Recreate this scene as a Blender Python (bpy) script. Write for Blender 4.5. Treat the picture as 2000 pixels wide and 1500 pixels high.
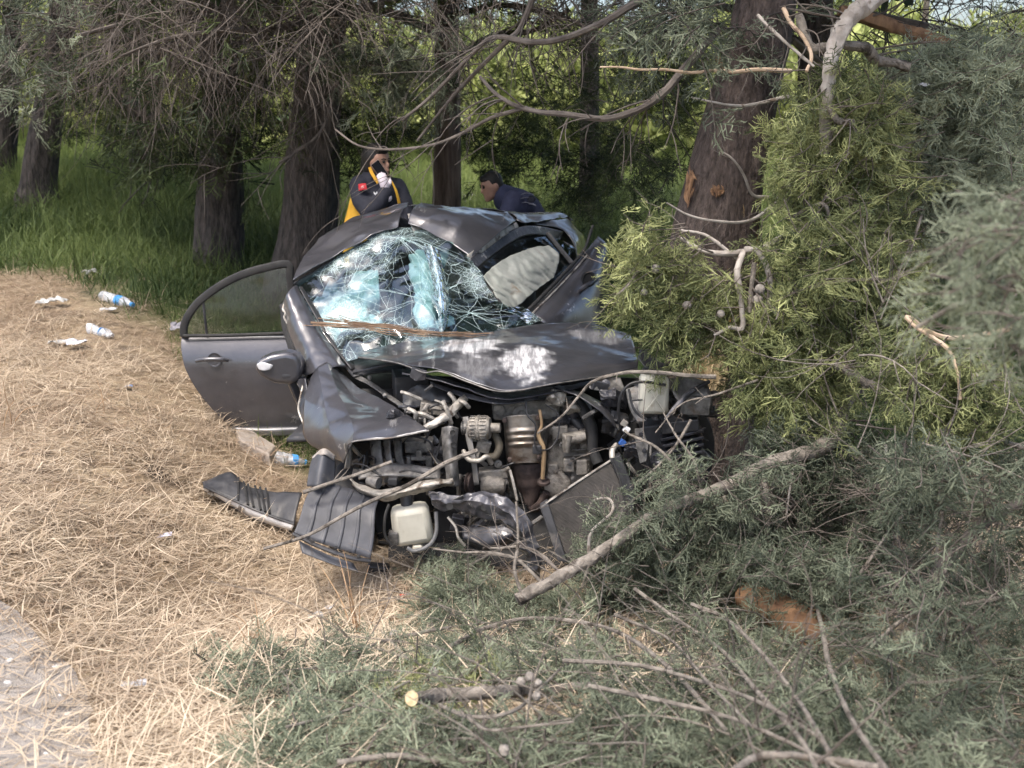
import bpy, bmesh, math, random
import numpy as np
from mathutils import Vector, Matrix, Euler, noise

random.seed(7); rng = np.random.default_rng(7)
scene = bpy.context.scene
for o in list(bpy.data.objects): bpy.data.objects.remove(o)
COL = scene.collection

# ---------------------------------------------------------------- camera
F, TH, HC = 2100.0, math.radians(13.9), 2.15          # focal length in photo pixels, pitch, eye height
cam_d = bpy.data.cameras.new('camera'); cam = bpy.data.objects.new('camera', cam_d); COL.objects.link(cam)
cam.location = (0, 0, HC); cam.rotation_euler = (math.pi/2 - TH, 0, 0)
cam_d.sensor_width = 36; cam_d.lens = 36*F/2000; cam_d.clip_start = .05; cam_d.clip_end = 600
cam_d.dof.use_dof = True; cam_d.dof.focus_distance = 5.4; cam_d.dof.aperture_fstop = 3.2
scene.camera = cam

# ---------------------------------------------------------------- sky and sun
SUN_EL, SUN_AZ = math.radians(65), math.radians(215)   # azimuth measured from +Y towards +X: high behind the viewer, veiled by haze
world = bpy.data.worlds.new('World'); scene.world = world; world.use_nodes = True
wn = world.node_tree; wn.nodes.clear()
sky = wn.nodes.new('ShaderNodeTexSky'); sky.sky_type = 'NISHITA'; sky.sun_disc = False
sky.sun_elevation = SUN_EL; sky.sun_rotation = SUN_AZ; sky.air_density = 1.0; sky.dust_density = 4.5; sky.ozone_density = .5
bg = wn.nodes.new('ShaderNodeBackground'); bg.inputs['Strength'].default_value = .15
wo = wn.nodes.new('ShaderNodeOutputWorld')
wn.links.new(sky.outputs[0], bg.inputs[0]); wn.links.new(bg.outputs[0], wo.inputs[0])
sd = bpy.data.lights.new('sun', 'SUN'); sun = bpy.data.objects.new('sun', sd); COL.objects.link(sun)
sd.energy = 1.5; sd.angle = math.radians(16); sd.color = (1, .95, .87)
SDIR = Vector((math.sin(SUN_AZ)*math.cos(SUN_EL), math.cos(SUN_AZ)*math.cos(SUN_EL), math.sin(SUN_EL)))
sun.rotation_euler = (-SDIR).to_track_quat('-Z', 'Y').to_euler(); sun.location = SDIR*40
vs = scene.view_settings; vs.view_transform = 'Standard'; vs.look = 'None'; vs.gamma = 1; vs.use_curve_mapping = False
vs.exposure = 1.18
cy = scene.cycles; cy.max_bounces = 6; cy.diffuse_bounces = 2; cy.glossy_bounces = 3; cy.transparent_max_bounces = 14; cy.transmission_bounces = 4
cy.use_adaptive_sampling = True; cy.adaptive_threshold = .03; cy.debug_use_spatial_splits = True
cy.use_denoising = True; cy.caustics_reflective = False; cy.caustics_refractive = False
# ---------------------------------------------------------------- helpers
def ray(px, py):
    u, v = (px-1000)/F, (py-750)/F
    return u, math.cos(TH)-v*math.sin(TH), -math.sin(TH)-v*math.cos(TH)
def at(px, py, Y):
    a, b, c = ray(px, py)
    return Vector((a/b*Y, Y, HC + c/b*Y))
def lerp_tab(t, tab):
    return np.interp(t, [a for a, _ in tab], [b for _, b in tab])
ZL = [(-30, .45), (3.3, .45), (6, .47), (9, .64), (12, .82), (16, 1.1), (25, 1.6), (60, 2.1), (200, 2.6)]
ZR = [(-30, .45), (2.2, .43), (3.4, .2), (4.4, -.08), (7, -.05), (8.3, .16), (10.5, .42), (12, .5), (16, .75), (25, 1.3), (60, 2.0), (200, 2.6)]
def gz(x, y):
    """terrain height, works on scalars and arrays"""
    x = np.asarray(x, float); y = np.asarray(y, float)
    c = np.clip((y-2.5)/2.5, 0, 1)
    x0 = -2.5 - .25*(y-5)*np.clip((y-5), 0, 3)/3; x1 = -1.15 - .04*(y-5)
    s = np.clip((x-x0)/(x1-x0+1e-6), 0, 1); s = s*s*(3-2*s)
    r = np.clip((x-2.2)/2.0, 0, 1)*.25*np.clip(1-(y-8)/6, 0, 1)
    z = lerp_tab(y, ZL)*(1-s) + lerp_tab(y, ZR)*s + r
    z = z + .025*np.sin(x*2.1+y*1.3)*np.sin(y*1.7-x*.6) + .012*np.sin(x*5.3+1)*np.sin(y*4.7)
    return z
def gpix(px, py, ymax=60.):
    a, b, c = ray(px, py); Y = .8
    while Y < ymax:
        if HC + c/b*Y < gz(a/b*Y, Y): return Vector((a/b*Y, Y, float(gz(a/b*Y, Y))))
        Y += .02 if Y < 12 else .1
    return Vector((a/b*ymax, ymax, float(gz(a/b*ymax, ymax))))

def smooth(pts, n=6):
    """Catmull-Rom through points (any dimension)"""
    P = np.array([list(p) for p in pts], float)
    if len(P) < 3: return np.array([P[0]+(P[-1]-P[0])*t for t in np.linspace(0, 1, n+1)])
    P = np.vstack([2*P[0]-P[1], P, 2*P[-1]-P[-2]]); out = []
    for i in range(1, len(P)-2):
        a, b, c, d = P[i-1:i+3]
        for t in np.linspace(0, 1, n, endpoint=False):
            out.append(.5*((2*b)+(c-a)*t+(2*a-5*b+4*c-d)*t*t+(3*b-a-3*c+d)*t**3))
    out.append(P[-2]); return np.array(out)
def cr_matrix(m, res):
    """weights that sample a Catmull-Rom curve of m points at res positions"""
    W = np.zeros((res, m))
    for k, t in enumerate(np.linspace(0, m-1, res)):
        i = min(int(t), m-2); f = t-i
        w = [.5*(-f+2*f*f-f**3), .5*(2-5*f*f+3*f**3), .5*(f+4*f*f-3*f**3), .5*(-f*f+f**3)]
        for j, wj in zip((i-1, i, i+1, i+2), w):
            if j < 0: W[k, 0] += 2*wj; W[k, 1] -= wj
            elif j > m-1: W[k, m-1] += 2*wj; W[k, m-2] -= wj
            else: W[k, j] += wj
    return W
def hat_matrix(m, res):
    W = np.zeros((res, m))
    for k, t in enumerate(np.linspace(0, m-1, res)):
        i = min(int(t), m-2); W[k, i] = 1-(t-i); W[k, i+1] = t-i
    return W
def nz(v, s=1., o=0.):
    return noise.noise(Vector((v[0]*s+o, v[1]*s+o*.7, v[2]*s-o)))

class MB:
    def __init__(s): s.v = []; s.f = []
    def add(s, vs_, fs):
        b = len(s.v); s.v.extend([tuple(v) for v in vs_]); s.f.extend([tuple(b+i for i in f) for f in fs]); return s
    def box(s, c, size, rot=(0, 0, 0), M=None, taper=1.):
        R = (M or Euler(rot).to_matrix()); x, y, z = [k/2 for k in size]
        pts = [(-x, -y, -z), (x, -y, -z), (x, y, -z), (-x, y, -z), (-x*taper, -y*taper, z), (x*taper, -y*taper, z), (x*taper, y*taper, z), (-x*taper, y*taper, z)]
        return s.add([Vector(c)+R @ Vector(p) for p in pts], [(0, 3, 2, 1), (4, 5, 6, 7), (0, 1, 5, 4), (1, 2, 6, 5), (2, 3, 7, 6), (3, 0, 4, 7)])
    def tube(s, pts, r, n=6, cap=True, jit=0., sq=None):
        P = np.array([list(p) for p in pts], float); m = len(P)
        R = np.full(m, float(r)) if np.isscalar(r) else np.interp(np.linspace(0, 1, m), np.linspace(0, 1, len(r)), r)
        T = np.gradient(P, axis=0); T /= np.linalg.norm(T, axis=1)[:, None]+1e-9
        up = np.array([0, 0, 1.]) if abs(T[0][2]) < .9 else np.array([1., 0, 0])
        A = np.cross(T[0], up); A /= np.linalg.norm(A)+1e-9
        ang = np.linspace(0, 2*np.pi, n, endpoint=False); vs_ = []
        for i in range(m):
            A = A - T[i]*np.dot(A, T[i]); A /= np.linalg.norm(A)+1e-9; B = np.cross(T[i], A)
            rr = R[i]*(1+(rng.random(n)-.5)*jit) if jit else np.full(n, R[i])
            kb = sq if sq else 1.
            vs_.extend(P[i]+(np.cos(ang)*rr)[:, None]*A+(np.sin(ang)*rr*kb)[:, None]*B)
        fs = [(i*n+j, i*n+(j+1) % n, (i+1)*n+(j+1) % n, (i+1)*n+j) for i in range(m-1) for j in range(n)]
        if cap: fs += [tuple(range(n-1, -1, -1)), tuple(range((m-1)*n, m*n))]
        return s.add(vs_, fs)
    def cyl(s, a, b, r, n=14, r2=None):
        return s.tube([a, b], [r, r if r2 is None else r2], n)
    def lathe(s, a, axis, prof, n=20):
        """prof: list of (distance along axis, radius)"""
        ax = Vector(axis).normalized(); up = Vector((0, 0, 1)) if abs(ax.z) < .9 else Vector((1, 0, 0))
        A = ax.cross(up).normalized(); B = ax.cross(A); vs_ = []
        for d, r in prof:
            for k in range(n):
                t = 2*math.pi*k/n; vs_.append(Vector(a)+ax*d+(A*math.cos(t)+B*math.sin(t))*r)
        m = len(prof)
        fs = [(i*n+j, (i+1)*n+j, (i+1)*n+(j+1) % n, i*n+(j+1) % n) for i in range(m-1) for j in range(n)]
        fs += [tuple(range(n)), tuple(range(m*n-1, (m-1)*n-1, -1))]
        return s.add(vs_, fs)
    def sheet(s, grid, ru=24, rv=24, crumple=0., cscale=6., seed=0., fold=0., fscale=3., mask=None, lin=''):
        """grid[i][j] of 3d points -> smooth patch; mask(u,v)->keep"""
        G = np.array([[list(p) for p in row] for row in grid], float)
        Wu = (hat_matrix if 'u' in lin else cr_matrix)(G.shape[0], ru); Wv = (hat_matrix if 'v' in lin else cr_matrix)(G.shape[1], rv)
        S = np.einsum('ai,ijk,bj->abk', Wu, G, Wv)
        if crumple or fold:
            du = np.gradient(S, axis=0); dv = np.gradient(S, axis=1); N = np.cross(du, dv); N /= np.linalg.norm(N, axis=2)[..., None]+1e-9
            for i in range(ru):
                for j in range(rv):
                    p = S[i, j]; d = 0.
                    if crumple: d += crumple*nz(p, cscale, seed)+.45*crumple*nz(p, cscale*2.7, seed+5)
                    if fold: d += fold*(.5-abs(nz(p, fscale, seed+9)*2))+.5*fold*(.5-abs(nz(p, fscale*2.3, seed+3)*2))
                    S[i, j] = p+N[i, j]*d
        fs = []
        for i in range(ru-1):
            for j in range(rv-1):
                if mask is None or mask((i+.5)/(ru-1), (j+.5)/(rv-1)):
                    fs.append((i*rv+j, (i+1)*rv+j, (i+1)*rv+j+1, i*rv+j+1))
        return s.add(S.reshape(-1, 3), fs)
    def prism(s, pts, off):
        """outline (list of 3d points) extruded by vector off"""
        n = len(pts); P = [Vector(p) for p in pts]; Q = [p+Vector(off) for p in P]
        fs = [tuple(range(n)), tuple(range(2*n-1, n-1, -1))]+[(i, n+i, n+(i+1) % n, (i+1) % n) for i in range(n)]
        return s.add(P+Q, fs)
    def ball(s, c, r, seg=12, rings=8, M=None, jit=0.):
        R = M or Matrix.Identity(3); rx, ry, rz = (r, r, r) if np.isscalar(r) else r; vs_ = [Vector(c)+R @ Vector((0, 0, rz))]
        for i in range(1, rings):
            t = math.pi*i/rings
            for j in range(seg):
                p = 2*math.pi*j/seg; k = 1+random.uniform(-jit, jit)
                vs_.append(Vector(c)+R @ Vector((rx*math.sin(t)*math.cos(p)*k, ry*math.sin(t)*math.sin(p)*k, rz*math.cos(t)*k)))
        vs_.append(Vector(c)+R @ Vector((0, 0, -rz))); n = len(vs_)
        fs = [(0, 1+j, 1+(j+1) % seg) for j in range(seg)]
        fs += [(1+i*seg+j, 1+(i+1)*seg+j, 1+(i+1)*seg+(j+1) % seg, 1+i*seg+(j+1) % seg) for i in range(rings-2) for j in range(seg)]
        fs += [(n-1, n-1-seg+(j+1) % seg, n-1-seg+j) for j in range(seg)]
        return s.add(vs_, fs)
    def build(s, name, mat, parent=None, smooth=True, thick=0., bevel=0., sharp=40, label=None, kind=None, sub=0, toff=0.):
        me = bpy.data.meshes.new(name); me.from_pydata(s.v, [], s.f); me.update()
        o = bpy.data.objects.new(name, me); COL.objects.link(o)
        me.materials.append(mat)
        if smooth:
            me.shade_smooth()
            if sharp: me.set_sharp_from_angle(angle=math.radians(sharp))
        if thick:
            m = o.modifiers.new('thickness', 'SOLIDIFY'); m.thickness = thick; m.offset = toff
        if bevel:
            m = o.modifiers.new('bevel', 'BEVEL'); m.width = bevel; m.segments = 2; m.limit_method = 'ANGLE'
        if sub:
            m = o.modifiers.new('sub', 'SUBSURF'); m.levels = sub; m.render_levels = sub
        if parent is not None: put(o, parent)
        if label: o['label'] = label
        if kind: o['kind'] = kind
        return o
def put(o, parent):
    o.parent = parent; M = Matrix.Identity(4); p = parent
    o.matrix_parent_inverse = WM.get(parent.name, Matrix.Identity(4)).inverted()
WM = {}
def thing(name, label, cat, loc, group=None):
    o = bpy.data.objects.new(name, None); COL.objects.link(o); o.location = loc; o.empty_display_size = .1
    WM[o.name] = Matrix.Translation(Vector(loc)); o['label'] = label; o['category'] = cat
    if group: o['group'] = group
    return o
def tag(o, label, cat, group=None):
    o['label'] = label; o['category'] = cat
    if group: o['group'] = group
    return o

# ---------------------------------------------------------------- materials
MATS = {}
def mat(name, c1, c2=None, scale=8., rough=.6, metal=0., bump=0., bscale=40., coat=0., detail=6., stretch=(1, 1, 1), spec=.5,
        spots=None, rough2=None, trans=0., lo=.35, hi=.65, sheen=0.):
    """procedural principled material: noise between c1 and c2, optional third colour in spots (colour, scale, threshold, softness)"""
    m = bpy.data.materials.new(name); m.use_nodes = True; t = m.node_tree; N, L = t.nodes, t.links; b = N['Principled BSDF']
    tc = N.new('ShaderNodeTexCoord'); mp = N.new('ShaderNodeMapping'); mp.inputs['Scale'].default_value = stretch
    L.new(tc.outputs['Object'], mp.inputs[0])
    def nzn(sc, det=detail, dist=0.):
        n = N.new('ShaderNodeTexNoise'); n.inputs['Scale'].default_value = sc; n.inputs['Detail'].default_value = det; n.inputs['Roughness'].default_value = .62
        n.inputs['Distortion'].default_value = dist; L.new(mp.outputs[0], n.inputs['Vector']); return n
    def ramp(src, a, bb):
        r = N.new('ShaderNodeMapRange'); r.inputs['From Min'].default_value = a; r.inputs['From Max'].default_value = bb; L.new(src, r.inputs[0]); return r.outputs[0]
    def mix(fac, a, bb):
        x = N.new('ShaderNodeMix'); x.data_type = 'RGBA'; L.new(fac, x.inputs['Factor'])
        for sock, val in ((x.inputs['A'], a), (x.inputs['B'], bb)):
            if isinstance(val, tuple): sock.default_value = (*val, 1)
            else: L.new(val, sock)
        return x.outputs['Result']
    col = None
    if c2 is not None: col = mix(ramp(nzn(scale).outputs[0], lo, hi), c1, c2)
    if spots:
        for (sc, ssc, th, soft) in spots:
            f = ramp(nzn(ssc, 8., .4).outputs[0], th, th+soft); col = mix(f, col if col is not None else c1, sc)
    if col is None: b.inputs['Base Color'].default_value = (*c1, 1)
    else: L.new(col, b.inputs['Base Color'])
    b.inputs['Roughness'].default_value = rough; b.inputs['Metallic'].default_value = metal
    if rough2 is not None:
        r = N.new('ShaderNodeMapRange'); r.inputs['From Min'].default_value = .35; r.inputs['From Max'].default_value = .65
        r.inputs['To Min'].default_value = rough; r.inputs['To Max'].default_value = rough2; L.new(nzn(scale*1.7).outputs[0], r.inputs[0]); L.new(r.outputs[0], b.inputs['Roughness'])
    b.inputs['Coat Weight'].default_value = coat; b.inputs['Coat Roughness'].default_value = .08; b.inputs['Specular IOR Level'].default_value = spec
    if bump:
        bp = N.new('ShaderNodeBump'); bp.inputs['Strength'].default_value = 1.; bp.inputs['Distance'].default_value = bump
        L.new(nzn(bscale, 5.).outputs[0], bp.inputs['Height']); L.new(bp.outputs[0], b.inputs['Normal'])
    MATS[name] = m; return m
def nodes_of(m): return m.node_tree.nodes, m.node_tree.links

def leaf_mat(name, dark, light, tip=None):
    """colour varies by the clump's own tint; a little light passes through"""
    m = bpy.data.materials.new(name); m.use_nodes = True; N, L = nodes_of(m); b = N['Principled BSDF']
    a = N.new('ShaderNodeAttribute'); a.attribute_name = 'tint'
    cr = N.new('ShaderNodeValToRGB'); cr.color_ramp.elements[0].color = (*dark, 1); cr.color_ramp.elements[1].color = (*light, 1)
    cr.color_ramp.elements[0].position = .1; cr.color_ramp.elements[1].position = 1.
    L.new(a.outputs['Fac'], cr.inputs[0]); L.new(cr.outputs[0], b.inputs['Base Color']); b.inputs['Roughness'].default_value = .65; b.inputs['Specular IOR Level'].default_value = .3
    tr = N.new('ShaderNodeBsdfTranslucent'); L.new(cr.outputs[0], tr.inputs[0]); mx = N.new('ShaderNodeMixShader'); mx.inputs[0].default_value = .25
    L.new(b.outputs[0], mx.inputs[1]); L.new(tr.outputs[0], mx.inputs[2]); L.new(mx.outputs[0], N['Material Output'].inputs[0])
    return m

# ---------------------------------------------------------------- scatter for what nobody could count: many copies of a small quad mesh joined into one
PROTO = {}
def proto(kind, meshes, m):
    PROTO[kind] = ([(np.array([list(x) for x in v], float), np.array(f, int)) for v, f in meshes], m)
def eul_mats(rot):
    rot = np.asarray(rot, float); a, b, c = rot[:, 0], rot[:, 1], rot[:, 2]; ca, sa, cb, sb, cc, sc = np.cos(a), np.sin(a), np.cos(b), np.sin(b), np.cos(c), np.sin(c)
    R = np.empty((len(rot), 3, 3))
    R[:, 0, 0] = cc*cb; R[:, 0, 1] = cc*sb*sa-sc*ca; R[:, 0, 2] = cc*sb*ca+sc*sa
    R[:, 1, 0] = sc*cb; R[:, 1, 1] = sc*sb*sa+cc*ca; R[:, 1, 2] = sc*sb*ca-cc*sa
    R[:, 2, 0] = -sb; R[:, 2, 1] = cb*sa; R[:, 2, 2] = cb*ca
    return R
def dir_mats(D, roll):
    """matrices that turn +X along D, flat side up, then roll"""
    D = np.asarray(D, float); X = D/(np.linalg.norm(D, axis=1)[:, None]+1e-9); U = np.tile([0, 0, 1.], (len(X), 1)); U[np.abs(X[:, 2]) > .95] = [0, 1., 0]
    Y = np.cross(U, X); Y /= np.linalg.norm(Y, axis=1)[:, None]+1e-9; Z = np.cross(X, Y); c, s = np.cos(roll)[:, None], np.sin(roll)[:, None]
    return np.stack([X, Y*c+Z*s, Z*c-Y*s], -1)
def scatter(name, kind, pos, R, scl, tint, parent=None, label=None, top=False):
    pos = np.asarray(pos, float); R = np.asarray(R, float); R = eul_mats(R) if R.ndim == 2 else R; scl = np.asarray(scl, float); tint = np.asarray(tint, float)
    protos, m = PROTO[kind]; pick = rng.integers(0, len(protos), len(pos)); V = []; Fq = []; T = []; base = 0
    for k, (v, f) in enumerate(protos):
        ii = np.where(pick == k)[0]
        if not len(ii): continue
        W = np.einsum('nij,vj->nvi', R[ii], v)*scl[ii][:, None, None]+pos[ii][:, None, :]
        V.append(W.reshape(-1, 3)); Fq.append((f[None]+(np.arange(len(ii))*len(v))[:, None, None]+base).reshape(-1, 4)); base += len(ii)*len(v)
        T.append(np.repeat(tint[ii]+rng.uniform(-.1, .1, len(ii)), len(v)))
    V = np.vstack(V); Fq = np.vstack(Fq); T = np.concatenate(T)
    me = bpy.data.meshes.new(name); me.vertices.add(len(V)); me.vertices.foreach_set('co', V.astype(np.float32).ravel())
    me.loops.add(Fq.size); me.loops.foreach_set('vertex_index', Fq.astype(np.int32).ravel())
    me.polygons.add(len(Fq)); me.polygons.foreach_set('loop_start', np.arange(0, Fq.size, 4, dtype=np.int32))
    me.update(calc_edges=True); a = me.attributes.new('tint', 'FLOAT', 'POINT'); a.data.foreach_set('value', T.astype(np.float32)); me.materials.append(m)
    o = bpy.data.objects.new(name, me); COL.objects.link(o); o['kind'] = 'stuff'
    if parent is not None: put(o, parent)
    if label: o['label'] = label
    return o
# ---------------------------------------------------------------- ground, road, straw, grass
def land_mat():
    m = mat('ground_straw', (.22, .155, .095), (.40, .315, .205), 9, .95, bump=.02, bscale=60, spots=[((.075, .055, .04), 2.2, .56, .12)])
    N, L = nodes_of(m); b = N['Principled BSDF']; src = b.inputs['Base Color'].links[0].from_socket
    # green soil under the grass: reads the painted 'green' weight of the terrain
    a = N.new('ShaderNodeAttribute'); a.attribute_name = 'green'; x = N.new('ShaderNodeMix'); x.data_type = 'RGBA'
    n = N.new('ShaderNodeTexNoise'); n.inputs['Scale'].default_value = 5; n.inputs['Detail'].default_value = 6; cr = N.new('ShaderNodeValToRGB')
    tc = N.new('ShaderNodeTexCoord'); L.new(tc.outputs['Object'], n.inputs['Vector'])
    cr.color_ramp.elements[0].color = (.025, .045, .012, 1); cr.color_ramp.elements[1].color = (.09, .14, .03, 1); L.new(n.outputs[0], cr.inputs[0])
    L.new(a.outputs['Fac'], x.inputs['Factor']); L.new(src, x.inputs['A']); L.new(cr.outputs[0], x.inputs['B']); L.new(x.outputs['Result'], b.inputs['Base Color'])
    return m
def green_w(x, y):
    """how much green grass grows at a spot: beyond a wavy edge, and round the car"""
    x = np.asarray(x, float); y = np.asarray(y, float)
    w = .35*np.sin(x*1.9)+.25*np.sin(x*4.1+y)+.2*np.sin(y*3.)
    edge = np.interp(x, [-8, -4.4, -3.1, -2.2, -1.8, -1.2, 0, 3], [10.8, 9.8, 8.7, 8.3, 7.0, 6.3, 6.4, 6.2])
    return np.clip((y-edge+.45*w)/.9+.25, 0, 1)
xs = np.concatenate([np.linspace(-90, -9, 22), np.linspace(-8, 8, 129), np.linspace(9, 90, 22)])
ys = np.concatenate([np.linspace(-6, 1.5, 10), np.linspace(1.7, 16, 120), np.linspace(16.5, 30, 24), np.linspace(32, 200, 30)])
X, Yg = np.meshgrid(xs, ys, indexing='ij'); Z = gz(X, Yg)
nx, ny = X.shape
me = bpy.data.meshes.new('ground')
me.from_pydata(np.stack([X, Yg, Z], -1).reshape(-1, 3).tolist(), [], [(i*ny+j, (i+1)*ny+j, (i+1)*ny+j+1, i*ny+j+1) for i in range(nx-1) for j in range(ny-1)])
a = me.attributes.new('green', 'FLOAT', 'POINT'); a.data.foreach_set('value', green_w(X, Yg).ravel())
me.materials.append(land_mat()); me.shade_smooth()
ground = bpy.data.objects.new('ground', me); COL.objects.link(ground); ground['kind'] = 'structure'; ground['label'] = 'sloping ground of trodden dry straw and green bank'

# gravel road shoulder in the near left corner: a thin sheet over the ground with a ragged edge
ROADE = [(-6, .5), (0, -.3), (1.6, -.7), (2.2, -.90), (2.5, -1.0), (2.7, -1.12), (2.9, -1.28), (3.1, -1.36), (3.45, -1.54), (3.75, -1.9), (4.1, -2.6), (4.6, -3.5), (5.4, -5), (6.2, -7)]
g = MB(); cols = []
yy = np.concatenate([np.linspace(-6, 1.4, 8), np.linspace(1.5, 6.2, 95)])
for y in yy:
    e = float(lerp_tab(y, ROADE))+.09*nz((y*3, 0, 0), 1.)+.05*nz((y*9, 3, 0), 1.)
    cols.append([(x, y, float(gz(x, y))+.006) for x in np.linspace(-14, e, 30)])
fs = [(i*30+j, i*30+j+1, (i+1)*30+j+1, (i+1)*30+j) for i in range(len(yy)-1) for j in range(29)]
g.add([p for r in cols for p in r], fs)
road = g.build('gravel_road', mat('gravel_grey', (.35, .315, .28), (.46, .42, .38), 14, .95, bump=.012, bscale=160, spots=[((.55, .53, .5), 38, .68, .04), ((.19, .165, .14), 5, .58, .2)]))
road['kind'] = 'structure'; road['label'] = 'pale grey gravel edge of the road in the near left corner'

def blades(n, spread, length, width, lie, bend, seed, seg=2):
    """one tuft: n ribbon blades; lie 0 = upright .. 1 = flat on the ground"""
    r = np.random.default_rng(seed); v = []; f = []
    for k in range(n):
        az = r.uniform(0, 2*math.pi); base = np.array([r.normal(0, spread), r.normal(0, spread), 0]); L_ = length*r.uniform(.5, 1.25); el = (math.pi/2)*(1-np.clip(lie+r.normal(0, .14), 0, .99))
        d = np.array([math.cos(az)*math.cos(el), math.sin(az)*math.cos(el), math.sin(el)]); w = np.array([-math.sin(az), math.cos(az), 0])*width*r.uniform(.6, 1.3)
        side = np.array([-math.sin(az), math.cos(az), 0])*r.normal(0, .35); p = base+np.array([0, 0, r.uniform(0, .03)*lie]); b0 = len(v)
        for s in range(seg+1):
            t = s/seg; ww = w*(1-t**2*.85)/2
            v += [p-ww, p+ww]; d = d+np.array([0, 0, -bend/seg*r.uniform(.5, 1.5)])+side/seg; d /= np.linalg.norm(d); p = p+d*L_/seg
            p[2] = max(p[2], .002)
        for s in range(seg): f.append((b0+2*s, b0+2*s+1, b0+2*s+3, b0+2*s+2))
    return v, f
proto('straw', [blades(9, .07, .165, .0040, .93, .28, k) for k in range(6)]+[blades(6, .03, .20, .0036, .75, .9, 20+k, 3) for k in range(2)], leaf_mat('straw_blade', (.26, .185, .125), (.76, .645, .49)))
proto('grass', [blades(9, .08, .36, .009, .22, 1.0, 40+k) for k in range(6)], leaf_mat('grass_blade', (.04, .066, .022), (.25, .31, .10)))
# straw
n = 25000; P = []
sx = rng.uniform(-6.5, 3.2, n*2); sy = rng.uniform(1.6, 11.0, n*2)
gw = green_w(sx, sy); re_ = lerp_tab(sy, ROADE)
keep = ((sx > re_-.0-.45*rng.random(n*2)**2.5) | ((sx > re_-1.2) & (rng.random(n*2) < .035))) & ~((sx > -.45+.25*(sy-3)) & (sy < 4.0) & (rng.random(n*2) > .25)) & (rng.random(n*2) > gw*.95) & (np.abs(sx) < sy*.55+.5)
# less cover further off and where bare soil shows
keep &= rng.random(n*2) < np.clip(1.25-.09*(sy-3), .3, 1)
bare = np.array([nz((x, y, 0), 1.5, 21.) for x, y in zip(sx, sy)]); keep &= ~((bare > .12) & (sy > 5.2) & (rng.random(n*2) > .3))
sx, sy = sx[keep], sy[keep]; sz = gz(sx, sy)
dark = np.array([nz((x, y, 0), .9, 3.) for x, y in zip(sx, sy)])
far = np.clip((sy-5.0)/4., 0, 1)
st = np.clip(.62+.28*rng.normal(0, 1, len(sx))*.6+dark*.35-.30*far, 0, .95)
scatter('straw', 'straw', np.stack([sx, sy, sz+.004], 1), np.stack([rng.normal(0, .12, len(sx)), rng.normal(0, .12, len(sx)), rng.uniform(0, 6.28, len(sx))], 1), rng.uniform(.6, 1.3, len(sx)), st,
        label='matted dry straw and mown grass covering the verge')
# green grass
n = 22000; gx = rng.uniform(-13, 9, n*2); gy = 5.6+rng.random(n*2)**1.25*25
keep = (rng.random(n*2) < green_w(gx, gy)) & (np.abs(gx) < gy*.56+.6)
inside = (gx > -1.05) & (gx < 1.6) & (gy < 8.6)
keep &= ~inside
gx, gy = gx[keep], gy[keep]
tt = np.array([nz((x, y, 0), .55, 8.) for x, y in zip(gx, gy)])
scatter('grass', 'grass', np.stack([gx, gy, gz(gx, gy)-.01], 1), np.stack([rng.normal(0, .1, len(gx)), rng.normal(0, .1, len(gx)), rng.uniform(0, 6.28, len(gx))], 1),
        rng.uniform(.6, 1.25, len(gx))*np.clip(.55+.12*(gy-7), .5, 1.35), np.clip(.3+.35*tt+rng.normal(0, .12, len(gx))-.02+.1*np.clip(gy-11.5, 0, 8), 0, 1), label='long green grass on the bank under the trees')
# a few tufts beside the sill of the car
bx = [];
for (px, py) in [(520, 875), (545, 880), (570, 870), (590, 885), (560, 895), (500, 868), (600, 900), (535, 868), (580, 900), (340, 640), (350, 670), (345, 700), (360, 640), (330, 615), (375, 600)]:
    for k in range(5):
        q = gpix(px+random.uniform(-14, 14), py+random.uniform(-8, 8)); bx.append(q)
scatter('grass', 'grass', bx, [(0, 0, random.uniform(0, 6)) for _ in bx], [random.uniform(.3, .6) for _ in bx], [random.uniform(.35, .7) for _ in bx], label='fresh green tufts under the open rear door')
# ---------------------------------------------------------------- foliage pieces
def spray_piece(seed, L_=.115, n=9, w=.0046, flat=.25, sub=2):
    """a cypress spray: an axis along +X with alternate branchlets, all of narrow ribbons"""
    r = np.random.default_rng(seed); v = []; f = []
    def rib(a, b, w0, w1):
        d = b-a; d = d/(np.linalg.norm(d)+1e-9); q = r.normal(0, 1, 3); s = np.cross(d, q); s /= np.linalg.norm(s)+1e-9; k = len(v)
        v.extend([a-s*w0/2, a+s*w0/2, b+s*w1/2, b-s*w1/2]); f.append((k, k+1, k+2, k+3))
    p = np.zeros(3); d = np.array([1., 0, 0]); pts = [p]
    for k in range(3):
        q = p+d*L_/3; rib(p, q, w, w*.8); d = d+r.normal(0, .16, 3); d /= np.linalg.norm(d); p = q; pts.append(p)
    P = smooth(pts, 4)
    for k in range(n):
        t = .08+.9*k/n+r.uniform(-.03, .03); b = P[min(int(t*(len(P)-1)), len(P)-1)]; s = 1 if k % 2 else -1; an = r.uniform(.55, .95)
        dd = np.array([math.cos(an), s*math.sin(an), r.normal(0, flat)]); l = L_*(.52*(1-t)+.16)*r.uniform(.75, 1.2); e = b+dd*l; rib(b, e, w*.9, w*.65)
        for m in range(sub):
            tt = .35+.45*m/max(1, sub-1)+r.uniform(-.08, .08); bb = b+dd*l*tt; s2 = 1 if (m+k) % 2 else -1; a2 = an*s+s2*r.uniform(.5, .9)
            d2 = np.array([math.cos(a2), math.sin(a2), r.normal(0, flat)]); rib(bb, bb+d2*l*r.uniform(.35, .55), w*.8, w*.5)
    return v, f
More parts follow.
